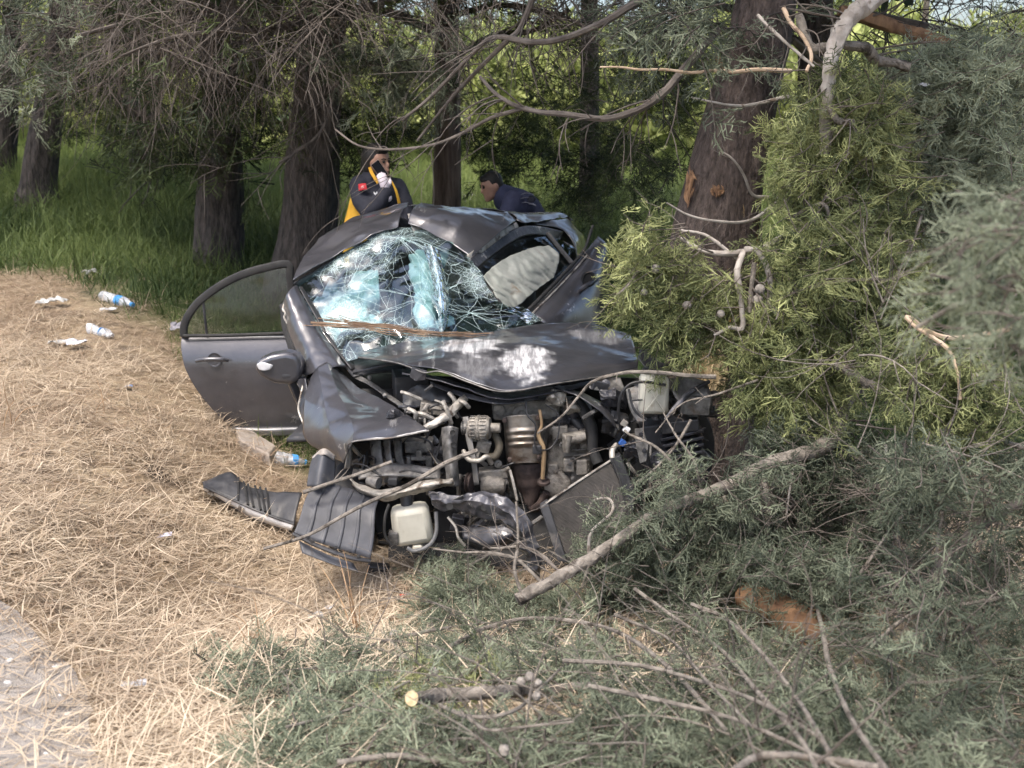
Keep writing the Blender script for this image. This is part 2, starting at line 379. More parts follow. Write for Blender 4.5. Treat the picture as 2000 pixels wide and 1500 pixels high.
GREEN = ((.07, .092, .04), (.50, .53, .235)); GREY = ((.065, .08, .055), (.34, .38, .265)); DARK = ((.02, .03, .016), (.11, .14, .05))
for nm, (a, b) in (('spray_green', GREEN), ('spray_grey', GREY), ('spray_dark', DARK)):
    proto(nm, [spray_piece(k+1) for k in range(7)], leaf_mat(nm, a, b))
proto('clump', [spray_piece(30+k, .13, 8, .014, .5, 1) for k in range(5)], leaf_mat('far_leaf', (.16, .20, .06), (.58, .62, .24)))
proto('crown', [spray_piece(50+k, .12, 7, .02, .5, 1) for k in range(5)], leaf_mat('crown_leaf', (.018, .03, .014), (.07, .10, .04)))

BARK = mat('bark_brown', (.030, .026, .024), (.105, .088, .079), 30, .95, bump=.04, bscale=34, stretch=(1, 1, .26), detail=10)
BARK_RED = mat('bark_red', (.09, .066, .055), (.27, .205, .17), 24, .95, bump=.02, bscale=28, stretch=(1, 1, .12), detail=9)
def wound_bark():
    m = mat('bark_wounded', (.050, .038, .033), (.16, .122, .104), 36, .95, bump=.045, bscale=40, stretch=(1, 1, .32), detail=10, spots=[((.16, .07, .03), 3.1, .63, .03), ((.42, .20, .075), 3.1, .665, .03)])
    return m
BARK_WOUND = wound_bark()
TWIG = mat('twig_grey_brown', (.085, .07, .06), (.17, .145, .125), 9, .9)
TWIG_DK = mat('twig_dark', (.04, .034, .03), (.10, .085, .074), 9, .9)
LIMB = mat('limb_grey', (.10, .086, .072), (.27, .24, .205), 22, .9, bump=.008, bscale=60, detail=10, spots=[((.055, .045, .036), 13, .55, .08)])
LIMB_PALE = mat('limb_pale', (.24, .21, .18), (.46, .42, .38), 12, .85, bump=.003, bscale=70, spots=[((.17, .13, .10), 8, .6, .06)])
LIMB_TAN = mat('limb_tan', (.42, .30, .2), (.62, .48, .36), 14, .85, spots=[((.2, .14, .1), 10, .6, .06)])

def trunk_mesh(cl, n=44, amp=.05):
    """cl: list of (px, py, width px, Y) from the base up"""
    pts = [at(px, py, Y) for px, py, w, Y in cl]; rad = [w/F*Y/2*1.02 for px, py, w, Y in cl]
    pts.insert(0, pts[0]-Vector((0, 0, .9))); rad.insert(0, rad[0]*1.08)
    S = smooth([(*p, r) for p, r in zip(pts, rad)], 14); m = MB(); P, R = S[:, :3], S[:, 3]; vs_ = []
    for i in range(len(P)):
        for j in range(n):
            a = 2*math.pi*j/n; k = 1+amp*2.2*nz((math.cos(a)*1.7, math.sin(a)*1.7, P[i][2]*.9), 1., R[0]*50)+amp*nz((math.cos(a)*6, math.sin(a)*6, P[i][2]*2), 1., 4.)+amp*.9*nz((math.cos(a)*13, math.sin(a)*13, P[i][2]*1.6), 1., 9.)
            vs_.append((P[i][0]+math.cos(a)*R[i]*k, P[i][1]+math.sin(a)*R[i]*k, P[i][2]))
    m.add(vs_, [(i*n+j, i*n+(j+1) % n, (i+1)*n+(j+1) % n, (i+1)*n+j) for i in range(len(P)-1) for j in range(n)]+[tuple(range((len(P)-1)*n, len(P)*n))])
    return m, P, R
def twig_curve(p, d, length, droop=.5, n=6, wob=.25):
    p = np.array(p, float); d = np.array(d, float); d /= np.linalg.norm(d); out = [p.copy()]; w = rng.normal(0, wob, 3)
    for k in range(n):
        d = d+np.array([0, 0, -droop/n])+w/n*1.6+rng.normal(0, wob*.55, 3)/math.sqrt(n); d /= np.linalg.norm(d); p = p+d*length/n; out.append(p.copy())
    return np.array(out)
def twig_bush(mb, p, d, length, r, droop=.5, kids=4, depth=2, tips=None, n=6):
    c = twig_curve(p, d, length, droop, n); mb.tube(c, [r, r*.75, r*.4], 4 if r < .006 else 5, cap=False)
    if depth > 0:
        for k in range(kids):
            t = rng.uniform(.2, .95); i = min(int(t*n), n-1); q = c[i]+(c[i+1]-c[i])*(t*n-i); dd = c[i+1]-c[i]; dd /= np.linalg.norm(dd)
            s = np.cross(dd, rng.normal(0, 1, 3)); s /= np.linalg.norm(s); twig_bush(mb, q, dd*.75+s*.7, length*rng.uniform(.35, .65), r*.6, droop*1.2, max(1, kids-1), depth-1, tips, max(4, n-1))
    if tips is not None: tips.append((c[-1], c[-1]-c[-2], c))
    return c
def leafy(name, kind, curves, parent, step=.05, scale=(1., 1.5), tint=(.35, .16), start=.15, label=None, droop=.15):
    """sprays along curves"""
    pos = []; D = []
    for c in curves:
        seg = np.linalg.norm(np.diff(c, axis=0), axis=1); tot = seg.sum(); k = max(2, int(tot/step)); cum = np.concatenate([[0], np.cumsum(seg)])
        for s in np.linspace(start*tot, tot, k):
            q = np.array([np.interp(s, cum, c[:, j]) for j in range(3)]); i = min(np.searchsorted(cum, s), len(seg))-1; i = max(0, i); d = c[i+1]-c[i]; d = d/(np.linalg.norm(d)+1e-9)
            pos.append(q); D.append(d*.6+rng.normal(0, .62, 3)+np.array([0, 0, -droop]))
    n = len(pos)
    if not n: return None
    # neighbouring sprays share their tone
    pt = np.array([nz(p, 3.2, 2.) for p in pos])
    return scatter(name, kind, pos, dir_mats(D, rng.uniform(-1.2, 1.2, n)), rng.uniform(scale[0], scale[1], n), np.clip(rng.normal(tint[0], tint[1], n)+.28*pt, 0, 1), parent, label)

def hang_spots(n, x0, x1, y0, y1, Y0, Y1):
    return [at(rng.uniform(x0, x1), rng.uniform(y0, y1), rng.uniform(Y0, Y1)) for _ in range(n)]

TREES = [  # label, bark, centre line (px, py, width, Y)
    ('thick dark trunk at the far left edge of the picture', BARK, [(8, 350, 46, 17), (12, 250, 38, 17), (20, 100, 34, 17), (30, -150, 30, 17), (40, -700, 18, 17)]),
    ('leaning dark trunk standing in grass near the left edge', BARK, [(70, 395, 80, 14), (74, 355, 66, 14), (92, 230, 56, 14), (112, 110, 50, 14), (130, -60, 46, 14), (150, -500, 34, 14), (160, -900, 14, 14)]),
    ('straight rough trunk behind the open rear door', BARK, [(420, 575, 118, 11), (424, 535, 98, 11), (428, 420, 90, 11), (432, 300, 78, 11), (430, 200, 70, 11), (424, 0, 62, 11), (415, -400, 48, 11), (410, -900, 16, 11)]),
    ('broad furrowed trunk between the door and the woman', BARK, [(582, 560, 132, 10), (592, 500, 116, 10), (606, 400, 102, 10), (616, 250, 94, 10), (628, 80, 84, 10), (640, -100, 76, 10), (660, -500, 54, 10), (665, -1000, 16, 10)]),
    ('reddish stringy trunk between the two people', BARK_RED, [(868, 520, 66, 12), (872, 420, 56, 12), (874, 320, 51, 12), (874, 180, 46, 12), (872, 0, 42, 12), (868, -500, 28, 12), (865, -800, 10, 12)]),
    ('slim dark trunk in the shade left of the big tree', BARK, [(1150, 420, 40, 15), (1152, 200, 34, 15), (1150, 0, 30, 15), (1145, -600, 10, 15)]),
    ('dark trunk deep in the shade above the grass bank', BARK, [(285, 330, 52, 16), (288, 180, 42, 16), (292, 60, 38, 16), (300, -200, 32, 16), (310, -700, 10, 16)]),
    ('tall dark trunk behind the pale bent limb, upper right', BARK, [(1600, 460, 92, 9), (1598, 250, 76, 9), (1594, 60, 64, 9), (1590, -150, 56, 9), (1585, -800, 18, 9)]),
    ('big scarred trunk the car has hit', BARK_WOUND, [(1372, 905, 200, 6.25), (1380, 790, 178, 6.25), (1388, 640, 168, 6.25), (1395, 470, 162, 6.25), (1420, 330, 140, 6.25), (1455, 180, 122, 6.25), (1488, 40, 112, 6.25), (1510, -120, 104, 6.25), (1560, -700, 70, 6.25), (1580, -1400, 20, 6.25)]),
]
tree_objs = []
def crown(root, P, Y, tree_i, dens=1.):
    """foliage above and round the stem: from the lowest drooping boughs up"""
    top = P[-1]; pos = []; D = []; z0 = {8: 4.4, 7: 3.2}.get(tree_i, 2.55 if Y < 13 else 2.3); z1 = top[2]
    n = int(1500*dens); lowp = []; lowd = []
    for k in range(n):
        t = rng.random()**.85; z = z0+(z1-z0)*t; rad = (2.35*(1-t)**.7+.25)*math.sqrt(rng.random()); a = rng.uniform(0, 6.283)
        i = int(np.argmin(abs(P[:, 2]-z))); q = P[i]; x, y = q[0]+math.cos(a)*rad, q[1]+math.sin(a)*rad
        zz = z-.25*rad+rng.normal(0, .25)
        if nz((x, y, zz), .75, 2.) < -.08 and t < .7: continue           # gaps between boughs
        vv = (zz-HC)/y; sx_ = 1000+F*x/y
        if -.24 < vv < .125 and -40 < sx_ < 2040 and rng.random() > (.08 if sx_ < 260 else .24 if sx_ < 640 else .10): continue      # thin, bare lower boughs
            # (what stays in view is fine-leaved)
        (lowp if -.24 < vv < .14 and -100 < sx_ < 2100 else pos).append((x, y, zz)); (lowd if -.24 < vv < .14 and -100 < sx_ < 2100 else D).append((math.cos(a), math.sin(a), rng.normal(-.5, .5)))
    if lowp:
        lp = np.repeat(np.array(lowp), 4, 0)+rng.normal(0, .13, (len(lowp)*4, 3)); ld = np.repeat(np.array(lowd), 4, 0)+rng.normal(0, .5, (len(lowp)*4, 3)); k_ = len(lp)
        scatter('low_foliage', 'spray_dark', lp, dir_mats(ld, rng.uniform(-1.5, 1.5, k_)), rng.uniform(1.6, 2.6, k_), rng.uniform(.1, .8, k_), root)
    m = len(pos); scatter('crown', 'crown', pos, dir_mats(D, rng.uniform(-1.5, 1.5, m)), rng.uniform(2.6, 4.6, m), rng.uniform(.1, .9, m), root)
for ti, (lab, bark, cl) in enumerate(TREES):
    base = at(cl[0][0], cl[0][1], cl[0][3]); root = thing('cypress_tree', lab, 'tree', (base.x, base.y, float(gz(base.x, base.y))), 'trees behind the wreck')
    mb, P, R = trunk_mesh(cl); mb.build('trunk', bark, root, sharp=0); tree_objs.append((root, P, R, cl[0][3]))
    crown(root, P, cl[0][3], ti, 2.2 if ti in (0, 1, 2, 3, 6) else .6 if ti in (4, 5) else 1.)

# dead, leafless lower boughs: a main bough per part, thin twigs joined per tree
BOUGHS = {  # tree index: list of (points (px,py,Y), radius px at start, end)
    3: [([(600, -40, 9.8), (480, 10, 9.2), (380, 35, 8.8), (270, 40, 8.5), (150, 70, 8.2)], 7, 3), ([(640, 20, 9.6), (540, 55, 8.8), (430, 60, 8.4), (330, 75, 8.2), (235, 110, 8.0)], 6, 2),
        ([(650, 50, 9.5), (700, 20, 9), (790, -5, 8.6), (900, -20, 8.2)], 7, 3), ([(655, 130, 9.6), (648, 200, 9.2), (620, 265, 9), (545, 318, 8.9)], 4, 2)],
    2: [([(430, 40, 10.8), (330, 90, 10), (260, 120, 9.6), (190, 170, 9.3)], 6, 2), ([(225, 120, 12), (248, 185, 12), (285, 225, 12), (335, 262, 12)], 9, 6), ([(440, 90, 10.7), (520, 70, 10), (600, 40, 9.5), (700, 35, 9)], 5, 2)],
    4: [([(866, 70, 11.8), (800, 40, 10.5), (740, 20, 9.8), (640, 10, 9.2), (560, -10, 8.8)], 8, 3), ([(880, 120, 11.8), (960, 70, 10.8), (1040, 60, 10), (1110, 20, 9.5)], 6, 3), ([(880, 30, 11.5), (980, 10, 10), (1090, 30, 9.6), (1180, 70, 9.2)], 6, 2)],
    8: [([(1400, 60, 6.1), (1340, 130, 5.9), (1300, 178, 5.85), (1250, 213, 5.85), (1180, 232, 5.9), (1115, 224, 6.0), (1050, 218, 6.1), (1000, 203, 6.2), (965, 180, 6.3), (938, 150, 6.4)], 8, 3.5),
        ([(1420, -60, 6.1), (1255, 0, 6.0), (1180, 43, 6.0), (1100, 75, 6.1), (1040, 82, 6.2), (972, 72, 6.3), (938, 90, 6.4), (880, 150, 6.6), (835, 195, 6.7), (785, 235, 6.8)], 8, 3),
        ([(1060, -60, 6.3), (1020, 48, 6.4), (985, 85, 6.4), (920, 150, 6.6), (875, 200, 6.7), (815, 275, 6.8)], 6.5, 2.5),
        ([(1030, 210, 6.15), (960, 230, 6.3), (900, 262, 6.5), (840, 284, 6.6), (760, 292, 6.7), (700, 284, 6.8), (655, 253, 6.9)], 4, 2),
        ([(1545, 139, 5.7), (1480, 136, 5.65), (1440, 140, 5.6), (1395, 138, 5.58), (1350, 142, 5.55), (1300, 136, 5.52), (1250, 136, 5.5), (1210, 131, 5.47), (1172, 131, 5.45)], 4.4, 1.4),
        ([(1540, 188, 5.7), (1465, 205, 5.7), (1430, 206, 5.65), (1390, 199, 5.6), (1350, 190, 5.6)], 4, 1.5),
        ([(1545, 360, 5.8), (1505, 405, 5.7), (1460, 432, 5.65), (1400, 432, 5.6), (1345, 420, 5.6), (1302, 396, 5.6)], 4.5, 1.5),
        ([(1500, 385, 5.7), (1470, 380, 5.65), (1452, 340, 5.6), (1430, 310, 5.55), (1408, 295, 5.55)], 3.5, 1.5)],
    7: [([(1600, 120, 8.8), (1500, 40, 8), (1400, 10, 7.4), (1290, -20, 7)], 9, 4), ([(1610, 40, 8.6), (1700, 30, 7.8), (1850, 60, 7.2), (1990, 90, 6.8)], 8, 3)],
    1: [([(120, 40, 13.6), (60, 80, 12.5), (10, 130, 12), (-60, 160, 11.6)], 6, 3), ([(130, 0, 13.6), (220, 30, 12), (330, 20, 11)], 6, 2)],
}
TWIG_SPEC = {1: (90, -60, 330, -120, 70, 9, 13), 2: (330, 60, 640, -140, 120, 8.2, 10.6), 3: (360, 160, 700, -160, 100, 7.6, 9.6), 4: (260, 620, 1300, -110, 30, 8, 11), 8: (80, 780, 1400, -110, 40, 6.2, 8), 5: (50, 1050, 1350, -60, 120, 11, 14), 7: (100, 1500, 2050, -120, 90, 6.5, 9)}
for ti in (1, 2, 3, 4, 5, 7, 8):
    root, P, R, Y = tree_objs[ti]; mb = MB()
    for (pl, r0, r1) in BOUGHS.get(ti, []):
        c = smooth([at(*q) for q in pl], 5); b = MB(); Ym = pl[0][2]; b.tube(c, [r0/F*Ym, r1/F*Ym], 7, jit=.18)
        pale = pl[0][:2] in ((1545, 139), (1540, 188), (1545, 360), (1500, 385))
        b.build('bough', LIMB_TAN if pl[0][:2] == (1545, 139) else LIMB_PALE if pale else TWIG, root)
        for k in range(3 if pale else int(4+len(c)*(.18 if ti == 8 else .55))):                    # side twigs spring from the bough
            i = rng.integers(1, len(c)-1); d = c[i]-c[i-1]; d /= np.linalg.norm(d); s = np.cross(d, rng.normal(0, 1, 3)); s /= np.linalg.norm(s)
            twig_bush(mb, c[i], d*.7+s*.8+np.array([0, 0, -.2]), rng.uniform(.1, .25) if pale else rng.uniform(.25, .6) if ti == 8 else rng.uniform(.35, .95), r1/F*Ym*.55, .6, 2, 1 if not pale else 0)
    n, x0, x1, y0, y1, Y0, Y1 = TWIG_SPEC[ti]
    for p in hang_spots(n, x0, x1, y0, y1, Y0, Y1):
        a = rng.uniform(0, 6.283); twig_bush(mb, p, (math.cos(a)*.8, math.sin(a)*.4, rng.normal(-.35, .4)), rng.uniform(.4, 1.0)*(.75 if ti in (4, 8) else 1), rng.uniform(.0024, .0052), rng.uniform(.1, .9), 3, 1)
    mb.build('dead_twigs', TWIG if ti in (3, 4, 8) else TWIG_DK, root, kind='stuff', sharp=0)
# drooping leafy shoots on the inner trees
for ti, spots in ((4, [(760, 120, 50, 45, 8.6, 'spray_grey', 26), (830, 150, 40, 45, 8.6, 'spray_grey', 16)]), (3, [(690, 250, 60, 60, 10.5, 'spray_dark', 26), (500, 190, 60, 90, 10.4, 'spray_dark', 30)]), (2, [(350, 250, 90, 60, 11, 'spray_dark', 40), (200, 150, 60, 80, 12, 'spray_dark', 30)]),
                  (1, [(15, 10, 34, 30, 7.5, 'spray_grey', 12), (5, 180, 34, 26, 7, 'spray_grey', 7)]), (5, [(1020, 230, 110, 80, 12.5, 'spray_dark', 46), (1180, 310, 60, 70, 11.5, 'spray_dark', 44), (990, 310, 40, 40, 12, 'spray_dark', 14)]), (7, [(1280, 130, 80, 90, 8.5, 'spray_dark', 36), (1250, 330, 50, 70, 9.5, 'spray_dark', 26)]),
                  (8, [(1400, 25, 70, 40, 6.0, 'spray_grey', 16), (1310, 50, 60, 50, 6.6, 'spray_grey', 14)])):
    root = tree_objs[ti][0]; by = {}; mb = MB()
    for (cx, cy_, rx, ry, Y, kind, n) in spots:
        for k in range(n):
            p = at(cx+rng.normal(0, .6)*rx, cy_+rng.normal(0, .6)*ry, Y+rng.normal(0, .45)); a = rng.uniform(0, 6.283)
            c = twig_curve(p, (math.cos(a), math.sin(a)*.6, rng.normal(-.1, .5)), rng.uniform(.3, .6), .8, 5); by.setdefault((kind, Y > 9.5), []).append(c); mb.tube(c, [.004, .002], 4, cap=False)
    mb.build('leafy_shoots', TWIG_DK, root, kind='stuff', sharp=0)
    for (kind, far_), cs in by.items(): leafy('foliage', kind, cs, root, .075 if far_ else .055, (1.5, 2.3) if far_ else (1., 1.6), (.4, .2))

# ---------------------------------------------------------------- sunlit thicket and meadow beyond the trees
pos = []; D = []
for k in range(10000):
    x = rng.uniform(-26, 26); y = rng.uniform(21, 38); h = 1.0+2.3*max(0, nz((x*.22, y*.22, 0), 1., 6.)+.55)+.05*(y-19)
    z = float(gz(x, y))+h*rng.random()**.6
    if abs(x) > y*.6+1: continue
    pos.append((x, y, z)); a = rng.uniform(0, 6.28); D.append((math.cos(a), math.sin(a), rng.normal(.5, .5)))
n = len(pos); tn = np.array([nz(p, .5, 1.) for p in pos])
o = scatter('far_thicket', 'clump', pos, dir_mats(D, rng.uniform(-1.5, 1.5, n)), rng.uniform(3.5, 7.5, n), np.clip(.5+.6*tn+rng.normal(0, .15, n), 0, 1), label='sunlit pale green thicket beyond the trees')
# ---------------------------------------------------------------- the wrecked saloon car
def paint_mat(name, pale_patch=False, dusty=.0):
    m = mat(name, (.068, .068, .077), (.09, .089, .10), 3, .34, metal=.4, coat=.85, bump=.0014, bscale=26)
    N, L = nodes_of(m); b = N['Principled BSDF']; col = b.inputs['Base Color'].links[0].from_socket
    tc = N.new('ShaderNodeTexCoord')
    def mixin(fac, c, rough):
        nonlocal col
        x = N.new('ShaderNodeMix'); x.data_type = 'RGBA'; L.new(fac, x.inputs['Factor']); L.new(col, x.inputs['A']); x.inputs['B'].default_value = (*c, 1); col = x.outputs['Result']; L.new(col, b.inputs['Base Color'])
    def rng_(src, a, c, t1=1.):
        r = N.new('ShaderNodeMapRange'); r.inputs['From Min'].default_value = a; r.inputs['From Max'].default_value = c; r.inputs['To Max'].default_value = t1; L.new(src, r.inputs[0]); return r.outputs[0]
    def tex(sc, stretch, rot, det=8):
        mp = N.new('ShaderNodeMapping'); mp.inputs['Scale'].default_value = stretch; mp.inputs['Rotation'].default_value = rot; L.new(tc.outputs['Object'], mp.inputs[0])
        n = N.new('ShaderNodeTexNoise'); n.inputs['Scale'].default_value = sc; n.inputs['Detail'].default_value = det; n.inputs['Roughness'].default_value = .7; L.new(mp.outputs[0], n.inputs['Vector']); return n.outputs[0]
    dust = rng_(tex(3.2, (1, 1, 1), (0, 0, 0)), .50, .75, .22+dusty); mixin(dust, (.16, .152, .145), .7)                           # dried dust
    scr = rng_(tex(9, (1, .06, 1), (.3, .2, .9), 10), .635, .68, .85); mixin(scr, (.36, .35, .35), .6)                              # long scratches
    scr2 = rng_(tex(14, (.07, 1, 1), (.2, .5, .5), 10), .655, .69, .8); mixin(scr2, (.42, .41, .41), .6)
    ro = N.new('ShaderNodeMath'); ro.operation = 'MULTIPLY_ADD'; ro.inputs[1].default_value = .5; ro.inputs[2].default_value = .30; L.new(dust, ro.inputs[0])
    if pale_patch:
        a = N.new('ShaderNodeAttribute'); a.attribute_name = 'pale_patch'
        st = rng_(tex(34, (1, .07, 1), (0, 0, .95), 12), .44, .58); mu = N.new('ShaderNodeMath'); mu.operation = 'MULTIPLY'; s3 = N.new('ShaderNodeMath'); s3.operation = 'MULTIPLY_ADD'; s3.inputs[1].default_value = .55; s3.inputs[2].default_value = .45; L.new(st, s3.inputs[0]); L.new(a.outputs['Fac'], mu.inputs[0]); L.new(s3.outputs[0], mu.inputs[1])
        mixin(mu.outputs[0], (.60, .60, .61), .7)  # pale streaky patches mixed into the bonnet colour
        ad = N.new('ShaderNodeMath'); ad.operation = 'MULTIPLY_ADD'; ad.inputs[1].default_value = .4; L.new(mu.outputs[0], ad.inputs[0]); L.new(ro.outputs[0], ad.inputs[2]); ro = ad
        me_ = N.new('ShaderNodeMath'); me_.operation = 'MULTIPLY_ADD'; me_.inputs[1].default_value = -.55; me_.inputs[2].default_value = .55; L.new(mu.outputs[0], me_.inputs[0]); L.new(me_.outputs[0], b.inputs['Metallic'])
    L.new(ro.outputs[0], b.inputs['Roughness'])
    return m
PAINT = paint_mat('paint_grey'); PAINT_PATCHED = paint_mat('paint_grey_patched', True); PAINT_D = paint_mat('paint_grey_dusty', False, .25)
BLACKP = mat('plastic_black', (.018, .018, .02), (.05, .05, .054), 7, .5, bump=.001, bscale=50, spots=[((.13, .12, .11), 6, .6, .14)])
BLACKR = mat('plastic_ribbed_grey', (.035, .036, .042), (.085, .088, .10), 4, .42, rough2=.7, bump=.0008, bscale=60, spots=[((.16, .15, .14), 7, .6, .12)])
RUBBER = mat('rubber_black', (.012, .012, .013), (.03, .029, .028), 12, .75, bump=.001, bscale=80)
STEEL = mat('steel_dirty', (.07, .068, .066), (.25, .24, .23), 17, .45, metal=.55, rough2=.75, bump=.0015, bscale=60, spots=[((.12, .085, .06), 7, .58, .12)])
STEEL_DK = mat('steel_black_painted', (.026, .026, .031), (.085, .085, .095), 9, .34, metal=.3, bump=.004, bscale=34, spots=[((.30, .29, .28), 15, .63, .03)])
CAST = mat('cast_aluminium', (.12, .11, .098), (.36, .33, .29), 16, .55, metal=.35, bump=.006, bscale=70, detail=10, spots=[((.06, .048, .038), 9, .54, .1)])
SHIELD = mat('heat_shield', (.17, .135, .11), (.48, .45, .41), 7, .38, metal=.8, rough2=.6, bump=.0015, bscale=50, spots=[((.10, .058, .037), 6, .55, .12)])
RUST = mat('exhaust_rust', (.035, .025, .024), (.10, .072, .062), 14, .8, metal=.2, bump=.002, bscale=70)
TANKM = mat('tank_white', (.44, .42, .35), (.58, .56, .48), 5, .45, spots=[((.25, .21, .15), 9, .55, .14)])
PALEM = mat('bare_metal_pale', (.22, .20, .175), (.50, .47, .42), 18, .5, metal=.4, bump=.004, bscale=50, detail=10, spots=[((.09, .07, .055), 12, .54, .08)])
AIRBAG_REFL = mat('airbag_reflection', (.36, .42, .52), (.60, .65, .70), 6, .85, bump=.004, bscale=22)  # bluish white puts the windscreen's sky reflections into the airbag cloth
CURTAIN = mat('airbag_curtain', (.25, .27, .24), (.40, .41, .37), 7, .8, bump=.003, bscale=30, spots=[((.28, .23, .17), 7, .62, .1)])
SEATM = mat('seat_cloth', (.05, .05, .053), (.10, .10, .10), 18, .9, bump=.002, bscale=120)
LENS = mat('lens_clear', (.55, .55, .56), (.8, .8, .8), 14, .18, rough2=.5, spots=[((.2, .2, .2), 9, .6, .08)])
TANROD = mat('rod_tan', (.20, .13, .07), (.33, .23, .13), 10, .6)
COPPER = mat('wire_black', (.02, .02, .022), None, rough=.5)
FINS = mat('radiator_fins', (.045, .042, .04), (.115, .105, .097), 6, .6, metal=.4, bump=.0, spots=[((.19, .165, .14), 4, .58, .2)])
def add_fins(m):
    N, L = nodes_of(m); b = N['Principled BSDF']; w = N.new('ShaderNodeTexWave'); w.inputs['Scale'].default_value = 55; w.inputs['Distortion'].default_value = .6
    tc = N.new('ShaderNodeTexCoord'); mp = N.new('ShaderNodeMapping'); mp.inputs['Rotation'].default_value = (0, -.35, 0); L.new(tc.outputs['Object'], mp.inputs[0]); L.new(mp.outputs[0], w.inputs[0])
    bp = N.new('ShaderNodeBump'); bp.inputs['Distance'].default_value = .004; L.new(w.outputs['Fac'], bp.inputs['Height']); L.new(bp.outputs[0], b.inputs['Normal'])
add_fins(FINS)
def glass_mat(name, tint, gloss=.16, rough=.03, cracks=0):
    m = bpy.data.materials.new(name); m.use_nodes = True; N, L = nodes_of(m); N.remove(N['Principled BSDF']); out = N['Material Output']
    tr = N.new('ShaderNodeBsdfTransparent'); tr.inputs[0].default_value = (*tint, 1); gl = N.new('ShaderNodeBsdfGlossy'); gl.inputs['Roughness'].default_value = rough; gl.inputs[0].default_value = (.92, .97, 1, 1)
    fr = N.new('ShaderNodeFresnel'); fr.inputs[0].default_value = 1.5; ad = N.new('ShaderNodeMath'); ad.operation = 'ADD'; ad.use_clamp = True; ad.inputs[1].default_value = gloss; L.new(fr.outputs[0], ad.inputs[0])
    mx = N.new('ShaderNodeMixShader'); L.new(ad.outputs[0], mx.inputs[0]); L.new(tr.outputs[0], mx.inputs[1]); L.new(gl.outputs[0], mx.inputs[2]); res = mx.outputs[0]
    if cracks:
        tc = N.new('ShaderNodeTexCoord'); df = N.new('ShaderNodeBsdfPrincipled'); df.inputs['Base Color'].default_value = (.66, .84, .84, 1); df.inputs['Roughness'].default_value = .3
        ns = N.new('ShaderNodeTexNoise'); ns.inputs['Scale'].default_value = 5; ns.inputs['Detail'].default_value = 4; L.new(tc.outputs['Object'], ns.inputs['Vector'])
        wob = N.new('ShaderNodeVectorMath'); wob.operation = 'MULTIPLY_ADD'; wob.inputs[1].default_value = (.03, .03, .03); L.new(ns.outputs['Color'], wob.inputs[0]); L.new(tc.outputs['Object'], wob.inputs[2])
        tot = None
        patch = N.new('ShaderNodeTexNoise'); patch.inputs['Scale'].default_value = 2.6; patch.inputs['Detail'].default_value = 3; L.new(tc.outputs['Object'], patch.inputs['Vector'])
        for sc, w, st, gate in ((5, .0045, (1, .8, 1), None), (11, .009, (1.0, 1, .6), (.40, .50)), (26, .026, (1, 1, 1), (.46, .58)), (60, .075, (1, 1, 1), (.54, .66))):
            mp = N.new('ShaderNodeMapping'); mp.inputs['Scale'].default_value = st; mp.inputs['Rotation'].default_value = (.3*sc, .4, sc); L.new(wob.outputs[0], mp.inputs[0])
            vo = N.new('ShaderNodeTexVoronoi'); vo.feature = 'DISTANCE_TO_EDGE'; vo.inputs['Scale'].default_value = sc; L.new(mp.outputs[0], vo.inputs['Vector'])
            r = N.new('ShaderNodeMapRange'); r.inputs['From Min'].default_value = w; r.inputs['From Max'].default_value = w*.35; L.new(vo.outputs['Distance'], r.inputs[0]); f = r.outputs[0]
            if gate:
                g = N.new('ShaderNodeMapRange'); g.inputs['From Min'].default_value = gate[0]; g.inputs['From Max'].default_value = gate[1]; L.new(patch.outputs[0], g.inputs[0]); mu = N.new('ShaderNodeMath'); mu.operation = 'MULTIPLY'; L.new(f, mu.inputs[0]); L.new(g.outputs[0], mu.inputs[1]); f = mu.outputs[0]
            if tot is None: tot = f
            else:
                ma = N.new('ShaderNodeMath'); ma.operation = 'MAXIMUM'; L.new(tot, ma.inputs[0]); L.new(f, ma.inputs[1]); tot = ma.outputs[0]
        # crushed, milky zones
        gm = N.new('ShaderNodeMapRange'); gm.inputs['From Min'].default_value = .5; gm.inputs['From Max'].default_value = .72; gm.inputs['To Max'].default_value = .5; L.new(patch.outputs[0], gm.inputs[0]); mm = N.new('ShaderNodeMath'); mm.operation = 'MAXIMUM'; L.new(tot, mm.inputs[0]); L.new(gm.outputs[0], mm.inputs[1]); tot = mm.outputs[0]
        # each splinter tips its own way
        v2 = N.new('ShaderNodeTexVoronoi'); v2.inputs['Scale'].default_value = 8; L.new(wob.outputs[0], v2.inputs['Vector']); sub = N.new('ShaderNodeVectorMath'); sub.operation = 'SUBTRACT'; sub.inputs[1].default_value = (.5, .5, .5); L.new(v2.outputs['Color'], sub.inputs[0])
        ge = N.new('ShaderNodeNewGeometry'); na = N.new('ShaderNodeVectorMath'); na.operation = 'MULTIPLY_ADD'; na.inputs[1].default_value = (.10, .10, .10); L.new(sub.outputs[0], na.inputs[0]); L.new(ge.outputs['Normal'], na.inputs[2]); nn = N.new('ShaderNodeVectorMath'); nn.operation = 'NORMALIZE'; L.new(na.outputs[0], nn.inputs[0]); L.new(nn.outputs[0], gl.inputs['Normal'])
        m2 = N.new('ShaderNodeMixShader'); k = N.new('ShaderNodeMath'); k.operation = 'MULTIPLY'; k.inputs[1].default_value = .7; L.new(tot, k.inputs[0]); L.new(k.outputs[0], m2.inputs[0]); L.new(res, m2.inputs[1]); L.new(df.outputs[0], m2.inputs[2]); res = m2.outputs[0]
    L.new(res, out.inputs[0]); return m
GLASS = glass_mat('glass_side', (.72, .80, .76), .02); GLASS_CR = glass_mat('glass_shattered', (.62, .82, .80), .09, .08, 1)

